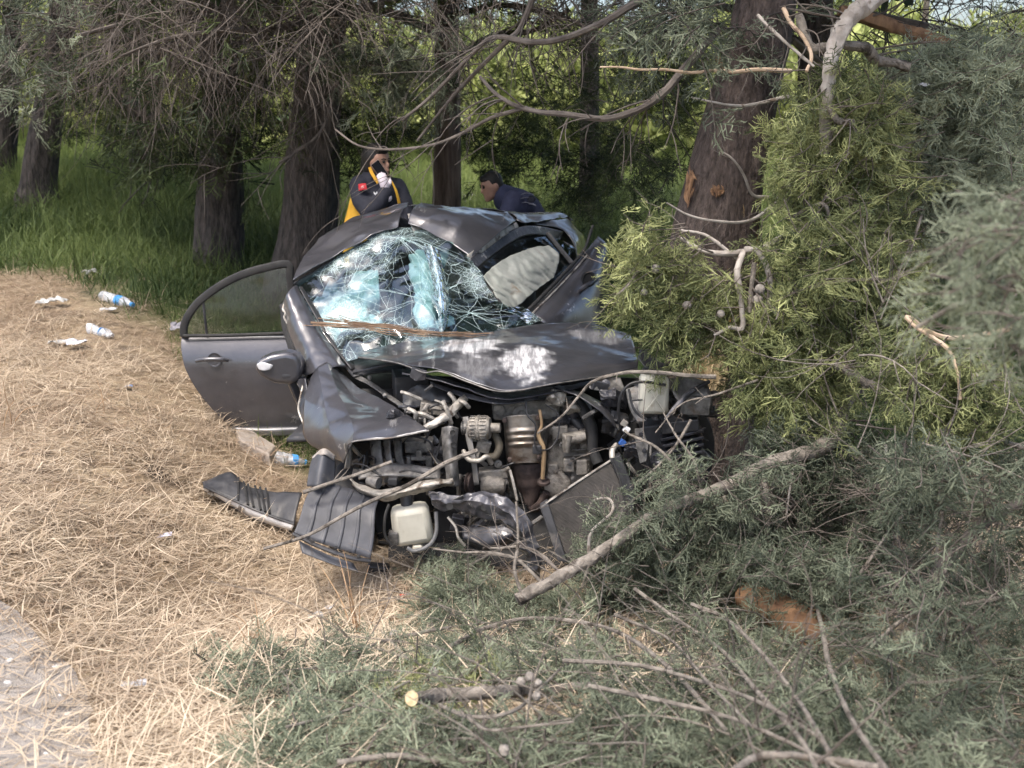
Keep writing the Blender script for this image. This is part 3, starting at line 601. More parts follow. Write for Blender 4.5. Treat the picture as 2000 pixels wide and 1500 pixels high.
car = thing('wrecked_car', 'crushed dark grey saloon car, bonnet buckled, engine bared, windscreen shattered', 'car', (.1, 6.6, -.05))
def S(rows): return [[at(*p) for p in r] for r in rows]
def k2m(px, Y): return px/F*Y*1.03
def sheet(name, rows, m, parent=car, ru=26, rv=26, thick=.004, crumple=.006, cs=7., seed=0., fold=0., fs=3., smooth=True, label=None, sharp=50, lin=''):
    b = MB().sheet(S(rows), ru, rv, crumple, cs, seed, fold, fs, lin=lin); return b.build(name, m, parent, thick=thick, smooth=smooth, label=label, sharp=sharp)
def tube(name, pts, rpx, m, parent=car, n=10, k=5, label=None, jit=0., cap=True):
    Y = pts[0][2]; r = [k2m(q, Y) for q in rpx] if isinstance(rpx, (list, tuple)) else k2m(rpx, Y)
    return MB().tube(smooth([at(*p) for p in pts], k), r, n, cap, jit).build(name, m, parent, label=label)
def boxp(name, x0, y0, x1, y1, Y, depth, m, parent=car, rz=0., ry=0., bevel=.006, label=None, taper=1.):
    """box whose camera-side face covers a pixel rectangle; ry turns it in the picture plane"""
    c = at((x0+x1)/2, (y0+y1)/2, Y)+Vector((0, depth/2, 0))
    return MB().box(c, (k2m(x1-x0, Y), depth, k2m(y1-y0, Y)), (0, ry, rz), taper=taper).build(name, m, parent, bevel=bevel, smooth=False, label=label)
def plate(name, pts, th, m, parent=car, bevel=.0, label=None, smooth=False):
    return MB().prism([at(*p) for p in pts], (0, th, 0)).build(name, m, parent, bevel=bevel, smooth=smooth, label=label)

# --- bonnet
hood_rows = [
 [(693, 688, 5.85), (775, 672, 5.95), (860, 660, 6.0), (975, 645, 6.0), (1080, 632, 6.05), (1165, 636, 6.05), (1232, 655, 5.95)],
 [(696, 691, 5.76), (775, 682, 5.82), (863, 668, 5.83), (968, 658, 5.84), (1085, 652, 5.87), (1170, 657, 5.87), (1238, 671, 5.78)],
 [(698, 694, 5.68), (775, 692, 5.62), (868, 684, 5.55), (972, 690, 5.5), (1085, 683, 5.55), (1175, 684, 5.63), (1243, 692, 5.63)],
 [(700, 696, 5.61), (772, 700, 5.46), (864, 708, 5.32), (968, 734, 5.25), (1083, 724, 5.28), (1175, 712, 5.42), (1246, 705, 5.52)],
 [(702, 698, 5.56), (768, 706, 5.4), (862, 724, 5.22), (985, 763, 5.12), (1085, 747, 5.18), (1170, 735, 5.35), (1245, 719, 5.45)]]
hb = MB().sheet(S(hood_rows), 64, 120, .006, 4., 1., .007, 2.6); hood = hb.build('bonnet', PAINT_PATCHED, car, thick=.004, sharp=60)
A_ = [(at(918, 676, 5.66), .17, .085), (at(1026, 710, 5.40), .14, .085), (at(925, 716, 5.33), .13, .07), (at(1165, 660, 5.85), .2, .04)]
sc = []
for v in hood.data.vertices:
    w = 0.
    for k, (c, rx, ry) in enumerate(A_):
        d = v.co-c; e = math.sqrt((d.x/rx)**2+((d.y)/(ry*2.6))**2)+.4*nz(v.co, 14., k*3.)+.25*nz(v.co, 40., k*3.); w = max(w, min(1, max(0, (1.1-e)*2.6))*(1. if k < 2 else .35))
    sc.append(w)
a = hood.data.attributes.new('pale_patch', 'FLOAT', 'POINT'); a.data.foreach_set('value', sc)
sheet('bonnet_frame', [[(785, 722, 5.5), (865, 738, 5.4), (985, 772, 5.3), (1085, 757, 5.35), (1165, 742, 5.45)], [(785, 730, 5.35), (862, 745, 5.25), (985, 780, 5.16), (1085, 766, 5.22), (1165, 750, 5.38)]], STEEL_DK, hood, 8, 40, .006, .008, 9, 2.)
sheet('bonnet_frame', [[(840, 745, 5.4), (900, 765, 5.3), (975, 779, 5.22), (1050, 772, 5.26)], [(842, 752, 5.38), (900, 774, 5.28), (978, 790, 5.2), (1052, 780, 5.25)]], STEEL_DK, hood, 6, 24, .005, .004, 9, 3.)
tube('bonnet_edge', [(700, 698, 5.55), (768, 707, 5.39), (808, 720, 5.3), (830, 728, 5.25), (862, 726, 5.21), (920, 748, 5.16), (985, 765, 5.11), (1085, 749, 5.17), (1170, 736, 5.34), (1245, 720, 5.44)], 1.6, STEEL, hood, 6, 6)
plate('bent_flange', [(805, 716, 5.3), (834, 724, 5.25), (830, 742, 5.26), (812, 744, 5.28), (800, 736, 5.3)], .004, STEEL_DK, hood)

# --- near wing (front fender) on the left of the picture
fender = sheet('front_wing', [
 [(606, 735, 5.75), (594, 775, 5.65), (592, 820, 5.55), (601, 862, 5.45), (650, 892, 5.3)],
 [(620, 716, 5.75), (630, 765, 5.56), (638, 812, 5.36), (650, 850, 5.2), (670, 903, 5.1)],
 [(638, 706, 5.8), (660, 765, 5.56), (680, 806, 5.3), (690, 836, 5.12), (688, 862, 5.0)],
 [(653, 716, 5.85), (683, 766, 5.64), (728, 797, 5.38), (758, 826, 5.12), (766, 854, 4.98)],
 [(668, 728, 5.9), (700, 757, 5.7), (745, 780, 5.45), (797, 811, 5.2), (838, 840, 5.0)]], PAINT, ru=57, rv=57, crumple=.005, cs=5, seed=4, fold=.006, fs=3.5, lin='u', sharp=20)
tube('wing_edge', [(838, 841, 4.99), (766, 855, 4.97), (688, 863, 4.99), (678, 885, 5.03), (670, 903, 5.09)], 1.8, STEEL, fender, 6, 6)
sheet('wing_rail', [[(690, 738, 5.82), (720, 752, 5.7), (760, 780, 5.5), (800, 808, 5.3)], [(704, 734, 5.82), (736, 753, 5.7), (772, 778, 5.5), (808, 803, 5.3)]], STEEL, car, 6, 24, .003, .003, 10, 1.)
for (px, py, Y) in ((722, 738, 5.74), (752, 773, 5.55), (795, 805, 5.3)):
    MB().lathe(at(px, py, Y-.02), (0, -1, .5), [(0, .012), (.008, .012), (.01, .007), (.02, .007)], 8).build('bolt', STEEL, car)
# door shut line and hinge post seen beside the wing
sheet('front_door_edge', [[(575, 742, 5.82), (588, 768, 5.75), (584, 800, 5.7), (592, 830, 5.62), (600, 860, 5.55)], [(598, 738, 5.75), (600, 768, 5.7), (596, 800, 5.66), (602, 830, 5.6), (608, 860, 5.55)]], STEEL_DK, car, 6, 24, .006, .006, 12, 2.)
tube('door_edge_torn', [(592, 752, 5.76), (586, 778, 5.7), (583, 800, 5.68), (592, 826, 5.62), (600, 845, 5.58)], 2.2, PALEM, car, 6, 5)

# --- windscreen pillar and surround
pillar = sheet('windscreen_pillar', [
 [(553, 592, 6.25), (560, 640, 6.15), (578, 688, 6.02), (596, 735, 5.86)],
 [(560, 575, 6.22), (578, 630, 6.08), (602, 682, 5.93), (622, 725, 5.77)],
 [(572, 560, 6.28), (597, 615, 6.13), (627, 668, 5.98), (660, 716, 5.82)],
 [(580, 556, 6.33), (606, 610, 6.19), (640, 665, 6.04), (678, 716, 5.88)]], PAINT, ru=25, rv=46, crumple=.005, cs=9, seed=7, fold=.003, fs=5)
sheet('pillar_trim', [[(584, 560, 6.32), (612, 612, 6.18), (645, 668, 6.03), (686, 722, 5.86)], [(590, 560, 6.36), (622, 612, 6.22), (656, 668, 6.07), (698, 720, 5.9)]], BLACKP, pillar, 5, 24, .006, .003, 9)
sheet('door_seal', [[(548, 596, 6.32), (554, 645, 6.22), (570, 695, 6.1), (586, 745, 5.95), (594, 780, 5.85)], [(556, 592, 6.3), (563, 640, 6.2), (580, 690, 6.08), (598, 740, 5.93), (602, 780, 5.83)]], RUBBER, pillar, 5, 24, .02, .004, 9)
MB().prism([at(596, 700, 5.95), at(613, 716, 5.88), at(617, 745, 5.82), at(600, 742, 5.85)], (0, .006, 0)).build('quarter_light', GLASS, pillar, smooth=False)
tube('door_edge_torn', [(556, 594, 6.24), (553, 604, 6.22), (558, 612, 6.2), (555, 620, 6.18), (561, 632, 6.16)], [3, 2.4, 1.6], PALEM, pillar, 6, 4)

# --- roof: front half folded up, ridge in the middle, rear half dropping away
roof = sheet('roof', [
 [(572, 548, 6.34), (590, 510, 6.6), (612, 478, 6.85), (640, 455, 7.1)],
 [(645, 506, 6.58), (652, 478, 6.75), (668, 448, 6.95), (690, 426, 7.25)],
 [(724, 461, 6.72), (728, 444, 6.83), (738, 424, 7.0), (752, 409, 7.3)],
 [(778, 443, 6.78), (782, 427, 6.86), (788, 408, 7.0), (798, 397, 7.3)]], PAINT_D, ru=61, rv=46, crumple=.006, cs=5, seed=11, fold=.013, fs=3.0, lin='u', sharp=22)
roof2 = sheet('roof_fold', [
 [(797, 436, 6.76), (801, 418, 6.82), (808, 405, 6.9), (822, 397, 7.1)],
 [(832, 450, 6.74), (842, 425, 6.8), (852, 408, 6.92), (864, 401, 7.15)],
 [(880, 474, 6.7), (898, 444, 6.78), (914, 422, 6.95), (925, 408, 7.25)],
 [(914, 498, 6.64), (945, 468, 6.8), (968, 440, 7.0), (990, 415, 7.4)],
 [(918, 504, 6.64), (958, 470, 6.82), (990, 443, 7.05), (1010, 430, 7.4)]], PAINT, ru=57, rv=46, crumple=.004, cs=5, seed=14, fold=.009, fs=2.6, lin='u', sharp=22)
sheet('roof_rear', [
 [(798, 397, 7.3), (810, 403, 7.7), (830, 410, 8.1), (850, 420, 8.5)],
 [(864, 401, 7.2), (890, 408, 7.6), (910, 414, 8.0), (925, 424, 8.5)],
 [(990, 415, 7.4), (1000, 415, 7.7), (1010, 416, 8.1), (1012, 424, 8.6)],
 [(1010, 431, 7.35), (1045, 424, 7.7), (1085, 415, 8.1), (1098, 424, 8.6)],
 [(1022, 436, 7.35), (1070, 430, 7.75), (1108, 424, 8.15), (1120, 432, 8.6)]], PAINT_D, roof2, 41, 37, .004, .006, 6, 17, .012, 4, lin='v')
sheet('roof_brace', [[(796, 418, 6.84), (802, 440, 6.78), (812, 462, 6.76)], [(812, 416, 6.86), (822, 440, 6.8), (830, 462, 6.78)]], PALEM, roof2, 8, 12, .003, .004, 8)
sheet('roof_seal', [[(912, 498, 6.62), (945, 475, 6.8), (975, 452, 7.0), (1008, 434, 7.3)], [(918, 510, 6.62), (950, 487, 6.8), (982, 463, 7.0), (1014, 443, 7.3)]], PALEM, roof2, 5, 24, .004, .003, 9)
sheet('windscreen_header', [[(574, 553, 6.36), (645, 510, 6.6), (724, 466, 6.74), (778, 447, 6.8)], [(580, 562, 6.4), (648, 518, 6.64), (727, 474, 6.78), (780, 455, 6.84)]], BLACKP, roof, 5, 26, .006, .004, 9)

# --- windscreen
ws_rows = [
 [(578, 556, 6.40), (649, 508, 6.62), (727, 464, 6.76), (795, 441, 6.82), (850, 455, 6.78), (908, 492, 6.68)],
 [(600, 598, 6.28), (668, 555, 6.43), (740, 515, 6.55), (805, 498, 6.5), (866, 515, 6.52), (938, 535, 6.52)],
 [(627, 645, 6.13), (690, 605, 6.22), (755, 575, 6.28), (815, 565, 6.17), (880, 575, 6.32), (962, 578, 6.42)],
 [(652, 683, 6.0), (712, 650, 6.02), (775, 630, 6.07), (835, 615, 6.0), (900, 615, 6.15), (1000, 608, 6.27)],
 [(672, 708, 5.92), (730, 694, 5.88), (790, 680, 5.92), (850, 668, 5.96), (920, 655, 6.04), (1042, 634, 6.17)]]
wb = MB().sheet(S(ws_rows), 60, 80, .016, 5., 21, .022, 3.)
for i in range(len(wb.v)):      # splinters stand at odd angles
    x, y, z = wb.v[i]; wb.v[i] = (x+random.uniform(-.0006, .0006), y+random.uniform(-.0012, .0012), z+random.uniform(-.0006, .0006))
ws = wb.build('windscreen', GLASS_CR, car, sharp=0, label='shattered sagging windscreen')
# the torn vertical pleat in the middle of the glass
sheet('glass_pleat', [[(828, 475, 6.55), (842, 540, 6.3), (852, 600, 6.12), (858, 655, 5.98)], [(842, 480, 6.38), (858, 545, 6.15), (864, 605, 6.02), (862, 655, 5.93)], [(856, 486, 6.5), (872, 548, 6.3), (878, 606, 6.14), (868, 655, 5.98)]], GLASS_CR, ws, 14, 34, 0, .012, 12, 3., smooth=False)
sheet('glass_flap', [[(990, 600, 6.2), (1010, 615, 6.12), (1030, 632, 6.05)], [(1020, 598, 6.22), (1040, 612, 6.15), (1060, 626, 6.1)]], GLASS_CR, ws, 12, 12, 0, .014, 14, 5., smooth=False)
# loose long cracks stand proud as bright threads
cr_ = MB(); G = np.array([[list(p) for p in r] for r in S(ws_rows)])
def on_ws(u, v):
    a_, b_ = cr_matrix(5, 101)[min(100, max(0, int(u*100)))], cr_matrix(6, 101)[min(100, max(0, int(v*100)))]
    return np.einsum('i,ijk,j->k', a_, G, b_)+np.array([0, -.022, .012])
for (cu, cv, n, l0) in ((.12, .55, 30, .45), (.62, .62, 18, .5), (.75, .85, 18, .35), (.35, .2, 12, .4)):
    for k in range(n):
        an = rng.uniform(0, 6.283); l = l0*rng.uniform(.3, 1); pts = []
        for t in np.linspace(.02, 1, 5):
            u, v = cu+math.sin(an)*l*t*.9+rng.normal(0, .004), cv+math.cos(an)*l*t+rng.normal(0, .004)
            if not (0 < u < .99 and 0 < v < .99): break
            pts.append(on_ws(u, v))
        if len(pts) > 2: cr_.tube(pts, [.0008, .0005], 3, cap=False)
cr_.build('crack_lines', mat('crack_edge', (.55, .72, .72), None, rough=.3), ws, kind='stuff')
tube('wiper', [(690, 728, 5.84), (760, 712, 5.7), (820, 700, 5.75)], 2.5, BLACKP, car, 6)
sheet('scuttle', [[(668, 712, 5.95), (720, 702, 5.98), (790, 690, 6.02), (900, 665, 6.08)], [(690, 735, 5.8), (740, 728, 5.85), (800, 720, 5.9), (900, 690, 5.98)]], BLACKP, car, 8, 24, .006, .008, 8)

# --- cabin: floor, bulkhead, dashboard, seats, airbags
sheet('dashboard', [[(640, 690, 6.35), (750, 655, 6.5), (870, 630, 6.55), (1000, 620, 6.5)], [(650, 720, 6.05), (750, 700, 6.1), (870, 670, 6.15), (1000, 650, 6.2)]], BLACKP, car, 14, 24, .02, .012, 6)
MB().lathe(at(720, 640, 6.5), (.1, -.8, .5), [(0, .02), (.03, .03), (.05, .09), (.06, .1)], 12).build('steering_column', BLACKP, car)
def seat(cx, cy_, Y, name='front_seat'):
    r = MB(); c = at(cx, cy_, Y)
    sb = MB().sheet([[c+Vector((x, .10*(z/.6)+(.06 if abs(x) > .2 else 0)-.05*math.cos(z*4), z)) for z in (-.35, -.1, .15, .32)] for x in (-.27, -.2, 0, .2, .27)], 14, 16, .006, 8).build(name, SEATM, car, thick=.09)
    MB().ball(c+Vector((0, .08, .47)), (.13, .06, .09), 14, 9).build('headrest', SEATM, sb)
    MB().box(c+Vector((0, -.22, -.36)), (.5, .5, .16)).build('seat_cushion', SEATM, sb, bevel=.05)
seat(770, 585, 7.25); seat(960, 600, 7.35)
sheet('airbag', [[(668, 560, 6.75), (672, 600, 6.6), (690, 650, 6.5)], [(700, 535, 6.7), (706, 590, 6.5), (715, 650, 6.4)], [(738, 520, 6.75), (742, 580, 6.55), (745, 640, 6.45)]], AIRBAG_REFL, car, 34, 34, .006, .03, 8, 5., .06, 5)
sheet('airbag', [[(800, 500, 6.85), (805, 560, 6.62), (815, 640, 6.4)], [(832, 490, 6.8), (842, 560, 6.5), (848, 640, 6.3)], [(868, 500, 6.85), (874, 570, 6.62), (880, 640, 6.4)]], AIRBAG_REFL, car, 34, 34, .006, .03, 8, 8., .06, 5)
sheet('airbag', [[(612, 590, 6.6), (640, 560, 6.75), (668, 545, 6.85)], [(640, 640, 6.4), (660, 610, 6.5), (690, 590, 6.6)], [(655, 668, 6.25), (690, 650, 6.3), (720, 640, 6.35)]], AIRBAG_REFL, car, 24, 24, .006, .03, 8, 2., .05, 6)
sheet('rear_bulkhead', [[(690, 470, 8.3), (800, 430, 8.4), (920, 430, 8.4), (1060, 450, 8.4)], [(690, 640, 8.3), (800, 640, 8.3), (920, 640, 8.3), (1060, 640, 8.3)]], SEATM, car, 8, 12, .02, .02, 4)
sheet('floor_pan', [[(560, 860, 6.1), (800, 850, 6.1), (1100, 840, 6.1), (1330, 850, 6.1)], [(640, 780, 7.6), (800, 770, 7.6), (1100, 760, 7.8), (1200, 760, 7.8)]], BLACKP, car, 8, 12, .02, .01, 4)
sheet('cabin_side', [[(590, 600, 6.35), (640, 560, 7.0), (700, 500, 7.6), (720, 470, 8.3)], [(605, 700, 6.2), (650, 680, 7.0), (700, 620, 7.6), (720, 600, 8.3)], [(600, 850, 6.2), (650, 820, 7.0), (690, 780, 7.6), (720, 740, 8.3)]], PAINT, car, 12, 16, .02, .02, 4)
sheet('rear_window_surround', [[(850, 421, 8.5), (1000, 424, 8.6), (1118, 432, 8.6)], [(845, 470, 8.9), (1000, 470, 9.0), (1125, 480, 9.0)]], PAINT_D, car, 8, 14, .01, .01, 4)
sheet('boot', [[(835, 470, 8.85), (1000, 470, 8.95), (1130, 480, 8.95)], [(835, 520, 9.05), (1000, 520, 9.15), (1135, 530, 9.1)], [(835, 680, 9.0), (1000, 680, 9.1), (1135, 690, 9.05)]], PAINT, car, 12, 16, .01, .01, 4)

# --- far side (right of the picture): window, curtain airbag, pushed-up doors
side = sheet('front_door_frame', [[(915, 508, 6.6), (950, 480, 6.85), (990, 455, 7.1), (1020, 443, 7.3), (1060, 444, 7.55), (1098, 452, 7.75)], [(926, 528, 6.58), (962, 498, 6.84), (1000, 472, 7.08), (1028, 460, 7.28), (1062, 460, 7.52), (1092, 468, 7.72)]], STEEL_DK, car, 8, 40, .02, .004, 9)
tube('window_post', [(926, 528, 6.56), (948, 558, 6.5), (972, 590, 6.42), (985, 606, 6.36)], [5, 6, 7], RUBBER, side, 8)
tube('window_post', [(1070, 456, 7.5), (1092, 484, 7.4), (1112, 508, 7.3), (1122, 520, 7.25)], [4.5, 4.5], BLACKP, side, 8)
MB().sheet(S([[(930, 534, 6.62), (962, 500, 6.9), (1000, 474, 7.12), (1030, 462, 7.32), (1066, 462, 7.52)], [(955, 560, 6.58), (985, 530, 6.85), (1020, 505, 7.05), (1050, 488, 7.25), (1088, 488, 7.42)], [(982, 598, 6.5), (1010, 585, 6.72), (1045, 560, 6.9), (1075, 535, 7.1), (1106, 510, 7.32)], [(1004, 615, 6.45), (1030, 612, 6.6), (1058, 585, 6.8), (1085, 552, 7.0), (1116, 520, 7.25)]]), 14, 20, .004, 6).build('door_glass', glass_mat('glass_clear', (.9, .95, .95), .01), side, smooth=True)
cur = [[(944, 538, 6.52), (977, 510, 6.78), (1030, 486, 7.05), (1074, 478, 7.28)], [(962, 566, 6.48), (1000, 540, 6.7), (1050, 516, 6.95), (1092, 500, 7.18)], [(980, 598, 6.40), (1006, 600, 6.54), (1042, 570, 6.74), (1082, 540, 6.98)]]
cb = MB().sheet(S(cur), 40, 44, .008, 8, 3.); cb.v = [(x, y-.03*abs(math.sin((z*1.0+x*.9)*55+3*nz((x, y, z), 6.))), z) for x, y, z in cb.v]; cb.build('curtain_airbag', CURTAIN, car, thick=.005, sharp=0)
plate('rear_quarter_glass', [(1078, 458, 7.7), (1100, 462, 7.8), (1124, 486, 7.65), (1110, 505, 7.5)], .006, GLASS, side)
qp = sheet('rear_quarter', [[(1040, 438, 7.6), (1088, 430, 7.9), (1112, 428, 8.2), (1120, 430, 8.6)], [(1098, 450, 7.8), (1118, 446, 8.0), (1128, 448, 8.25), (1134, 460, 8.7)], [(1125, 488, 7.7), (1134, 478, 7.9), (1142, 476, 8.2), (1148, 500, 8.7)], [(1128, 560, 7.7), (1140, 560, 7.9), (1150, 570, 8.2), (1152, 590, 8.7)]], PAINT, car, 26, 22, .004, .012, 4, 6., .008, 3)
fdoor = sheet('far_door', [[(1030, 614, 6.5), (1072, 572, 6.72), (1112, 530, 6.95), (1142, 495, 7.15), (1168, 462, 7.35)], [(1048, 622, 6.42), (1092, 585, 6.62), (1128, 548, 6.85), (1158, 510, 7.05), (1183, 478, 7.28)], [(1068, 640, 6.4), (1112, 610, 6.58), (1146, 580, 6.8), (1172, 545, 7.0), (1188, 512, 7.25)], [(1080, 690, 6.45), (1130, 670, 6.6), (1165, 640, 6.8), (1182, 610, 7.05), (1190, 575, 7.3)]], PAINT, car, 26, 30, .012, .006, 5, 9.)
tube('belt_moulding', [(1026, 612, 6.46), (1068, 569, 6.68), (1108, 527, 6.9), (1140, 490, 7.1), (1158, 440, 7.2)], [4, 3.5, 3], RUBBER, fdoor, 8)
tube('belt_trim', [(1036, 616, 6.44), (1076, 576, 6.66), (1116, 534, 6.9), (1146, 499, 7.08)], 1.8, PALEM, fdoor, 6)
MB().lathe(at(1149, 545, 6.84), (.35, -.9, .15), [(0, .05), (.006, .052), (.008, .04), (-.01, .02)], 18).build('handle_recess', RUBBER, fdoor)
tube('door_handle', [(1128, 573, 6.76), (1140, 562, 6.74), (1155, 552, 6.8), (1166, 545, 6.88)], [4, 5, 5, 4], STEEL_DK, fdoor, 8)

# --- near rear door, swung right out
DY = lambda x: 6.78+.10*(x-360)/280
dr_l = [(657, 357), (676, 355), (700, 358), (725, 366), (764, 389), (805, 424), (834, 456)]
bul = [.035, .0, -.03, -.04, -.04, -.025, .0]
rear_door = MB().sheet([[at(xl+(645-xl)*t, y, DY(xl+(645-xl)*t)+b) for t in (0, .03, .2, .5, .8, 1)] for (y, xl), b in zip(dr_l, bul)], 30, 20, .0008, 4).build('rear_door', PAINT, car, thick=.05, toff=0, label='open rear door seen from outside')
top = [(360, 657), (359, 640), (368, 616), (390, 588), (430, 558), (474, 536), (519, 523), (562, 516), (566, 540), (572, 600), (580, 652)]
fr = MB().tube(smooth([at(x, y, DY(x)) for x, y in top], 4), k2m(5.2, 6.8), 8, sq=1.5).build('window_frame', RUBBER, rear_door)
tube('window_bar', [(396, 584, DY(396)), (400, 620, DY(400)), (404, 655, DY(404))], 2.6, BLACKP, rear_door, 8)
tube('belt_moulding', [(358, 656, 6.75), (450, 655, 6.79), (560, 651, 6.83), (645, 648, 6.86)], 3.6, RUBBER, rear_door, 8)
MB().prism([at(x, y, DY(x)) for x, y in [(404, 653), (400, 584), (432, 560), (474, 538), (519, 525), (558, 519), (574, 650)]], (0, .005, 0)).build('window_glass', GLASS, rear_door, smooth=False)
MB().prism([at(x, y, DY(x)) for x, y in [(364, 654), (363, 640), (372, 618), (394, 588), (400, 654)]], (0, .005, 0)).build('quarter_glass', GLASS, rear_door, smooth=False)
MB().lathe(at(419, 703, DY(419)-.068), (0, -1, .1), [(0, .045), (.004, .046), (.003, .038), (-.012, .02)], 22).build('handle_recess', STEEL_DK, rear_door)
tube('door_handle', [(383, 705, 6.70), (400, 702, 6.672), (430, 702, 6.675), (446, 704, 6.70)], [3.4, 4.2, 4.2, 3.4], PAINT, rear_door, 10)
sheet('sill_strip', [[(452, 834, 6.79), (520, 836, 6.8), (600, 833, 6.84), (645, 832, 6.87)], [(462, 847, 6.8), (520, 848, 6.81), (600, 846, 6.85), (645, 845, 6.88)]], mat('paint_grey_lower', (.16, .16, .17), (.24, .24, .25), 6, .35, metal=.4), rear_door, 5, 16, .05, .001, 4)
# --- door mirror
mc = at(545, 722, 5.78); mir = MB().prism([at(x, y, 5.73+.0006*(x-497)) for x, y in [(496, 713), (506, 703), (528, 694), (558, 689), (580, 694), (589, 712), (588, 738), (572, 752), (536, 750), (508, 736), (498, 723)]], (0, .13, 0)).build('door_mirror', PAINT, car, bevel=.028)
mir.modifiers['bevel'].segments = 5
sheet('indicator', [[(502, 711, 5.728), (512, 707, 5.726), (533, 713, 5.738)], [(503, 716, 5.728), (514, 716, 5.726), (531, 718, 5.738)], [(506, 722, 5.728), (516, 724, 5.726), (526, 722, 5.738)]], LENS, mir, 8, 10, .004, 0)
sheet('mirror_stalk', [[(560, 742, 5.8), (572, 770, 5.82), (586, 800, 5.84)], [(590, 736, 5.86), (596, 765, 5.88), (602, 795, 5.88)]], PAINT, mir, 8, 12, .02, .003, 8)
MB().ball(mc+Vector((.01, .05, -.035)), (.10, .07, .05), 18, 10).build('mirror_lower', BLACKP, mir)
# ---------------------------------------------------------------- bared engine bay
sheet('bulkhead', [[(640, 715, 6.0), (850, 735, 6.05), (1100, 735, 6.05), (1330, 740, 6.05)], [(640, 900, 5.95), (850, 900, 6.0), (1100, 900, 6.0), (1330, 900, 6.0)], [(640, 1060, 5.8), (850, 1060, 5.8), (1100, 1060, 5.8), (1330, 1060, 5.8)]], RUBBER, car, 12, 20, .02, .03, 4)
sheet('inner_wing', [[(680, 760, 5.75), (700, 860, 5.6), (720, 960, 5.5), (740, 1060, 5.4)], [(820, 760, 5.8), (830, 860, 5.75), (840, 960, 5.7), (850, 1060, 5.6)]], RUBBER, car, 12, 14, .01, .02, 5)
sheet('undertray', [[(740, 1060, 5.3), (900, 1075, 5.2), (1100, 1085, 5.2), (1300, 1060, 5.3)], [(700, 1000, 6.6), (900, 1000, 6.6), (1100, 990, 6.6), (1300, 980, 6.6)]], RUBBER, car, 8, 12, .01, .015, 4)
sheet('wing_arch', [[(1080, 757, 5.25), (1130, 775, 5.15), (1175, 805, 5.1), (1202, 835, 5.1)], [(1092, 752, 5.35), (1145, 772, 5.3), (1190, 800, 5.25), (1216, 850, 5.3)]], STEEL_DK, car, 8, 26, .004, .006, 9)

# engine
eng = boxp('engine', 990, 800, 1160, 985, 5.42, .35, CAST, car, bevel=.02)
boxp('cylinder_head', 960, 782, 1092, 822, 5.34, .3, CAST, eng, bevel=.015, rz=.05)
MB().lathe(at(1017, 806, 5.34), (.1, -1, .1), [(0, .04), (.02, .04), (.025, .02), (.03, .02), (.02, 0.001)], 14).build('head_boss', CAST, eng)
MB().lathe(at(975, 800, 5.34), (0, -1, 0), [(0, .03), (.02, .03), (.025, .012)], 12).build('head_boss', CAST, eng)
# ribbed heat shield over the manifold
rows = []
for k, y in enumerate(np.linspace(812, 906, 16)):
    b_ = -.012 if k % 2 and 3 < k < 11 else 0; t = k/15
    rows.append([(983+8*t, y+4, 5.30), (990+6*t, y+1, 5.22+b_), (1010+4*t, y-1, 5.19+b_), (1035+2*t, y-2, 5.19+b_), (1052, y-2, 5.22+b_), (1060, y, 5.3)])
MB().sheet(S(rows), 60, 22, .003, 14, 4.).build('heat_shield', SHIELD, eng, thick=.003)
for (px, py) in ((986, 821), (1050, 815), (996, 897), (1052, 893)):
    MB().lathe(at(px, py, 5.215), (0, -1, 0), [(0, .014), (.01, .014), (.014, .008), (.02, .008)], 10).build('bolt', RUST, eng)
MB().tube(smooth([at(1030, 898, 5.3), at(1030, 915, 5.3), at(1031, 928, 5.3)], 4), [k2m(32, 5.3), k2m(33, 5.3), k2m(29, 5.3)], 18).build('exhaust_collar', RUST, eng)
MB().tube(smooth([at(1031, 926, 5.3), at(1034, 945, 5.3), at(1036, 965, 5.29), at(1034, 985, 5.28)], 4), [k2m(29, 5.3), k2m(27, 5.3), k2m(18, 5.3), k2m(11, 5.3)], 18).build('exhaust_cone', RUST, eng)
tube('exhaust_pipe', [(1034, 980, 5.28), (1042, 992, 5.27), (1054, 985, 5.24), (1068, 962, 5.22)], [9, 9, 8, 8], RUST, eng, 12)
MB().lathe(at(1062, 945, 5.2), (0, -.2, 1), [(0, .028), (.006, .034), (.018, .034), (.024, .02), (.04, .018)], 10).build('oxygen_sensor', RUST, eng)
tube('dipstick_tube', [(1054, 800, 5.2), (1058, 830, 5.18), (1052, 850, 5.17), (1062, 880, 5.16), (1060, 935, 5.17)], [3, 3, 4, 5, 4], TANROD, eng, 8)
tube('sensor_wire', [(1027, 780, 5.2), (1030, 810, 5.16), (1046, 830, 5.15), (1044, 862, 5.14), (1050, 880, 5.14)], 2, COPPER, eng, 6)
tube('sensor_wire', [(1065, 790, 5.2), (1090, 810, 5.2), (1090, 850, 5.18), (1075, 875, 5.16), (1052, 880, 5.14)], 1.6, COPPER, eng, 6)
boxp('plug', 1040, 870, 1058, 888, 5.14, .03, BLACKP, eng)
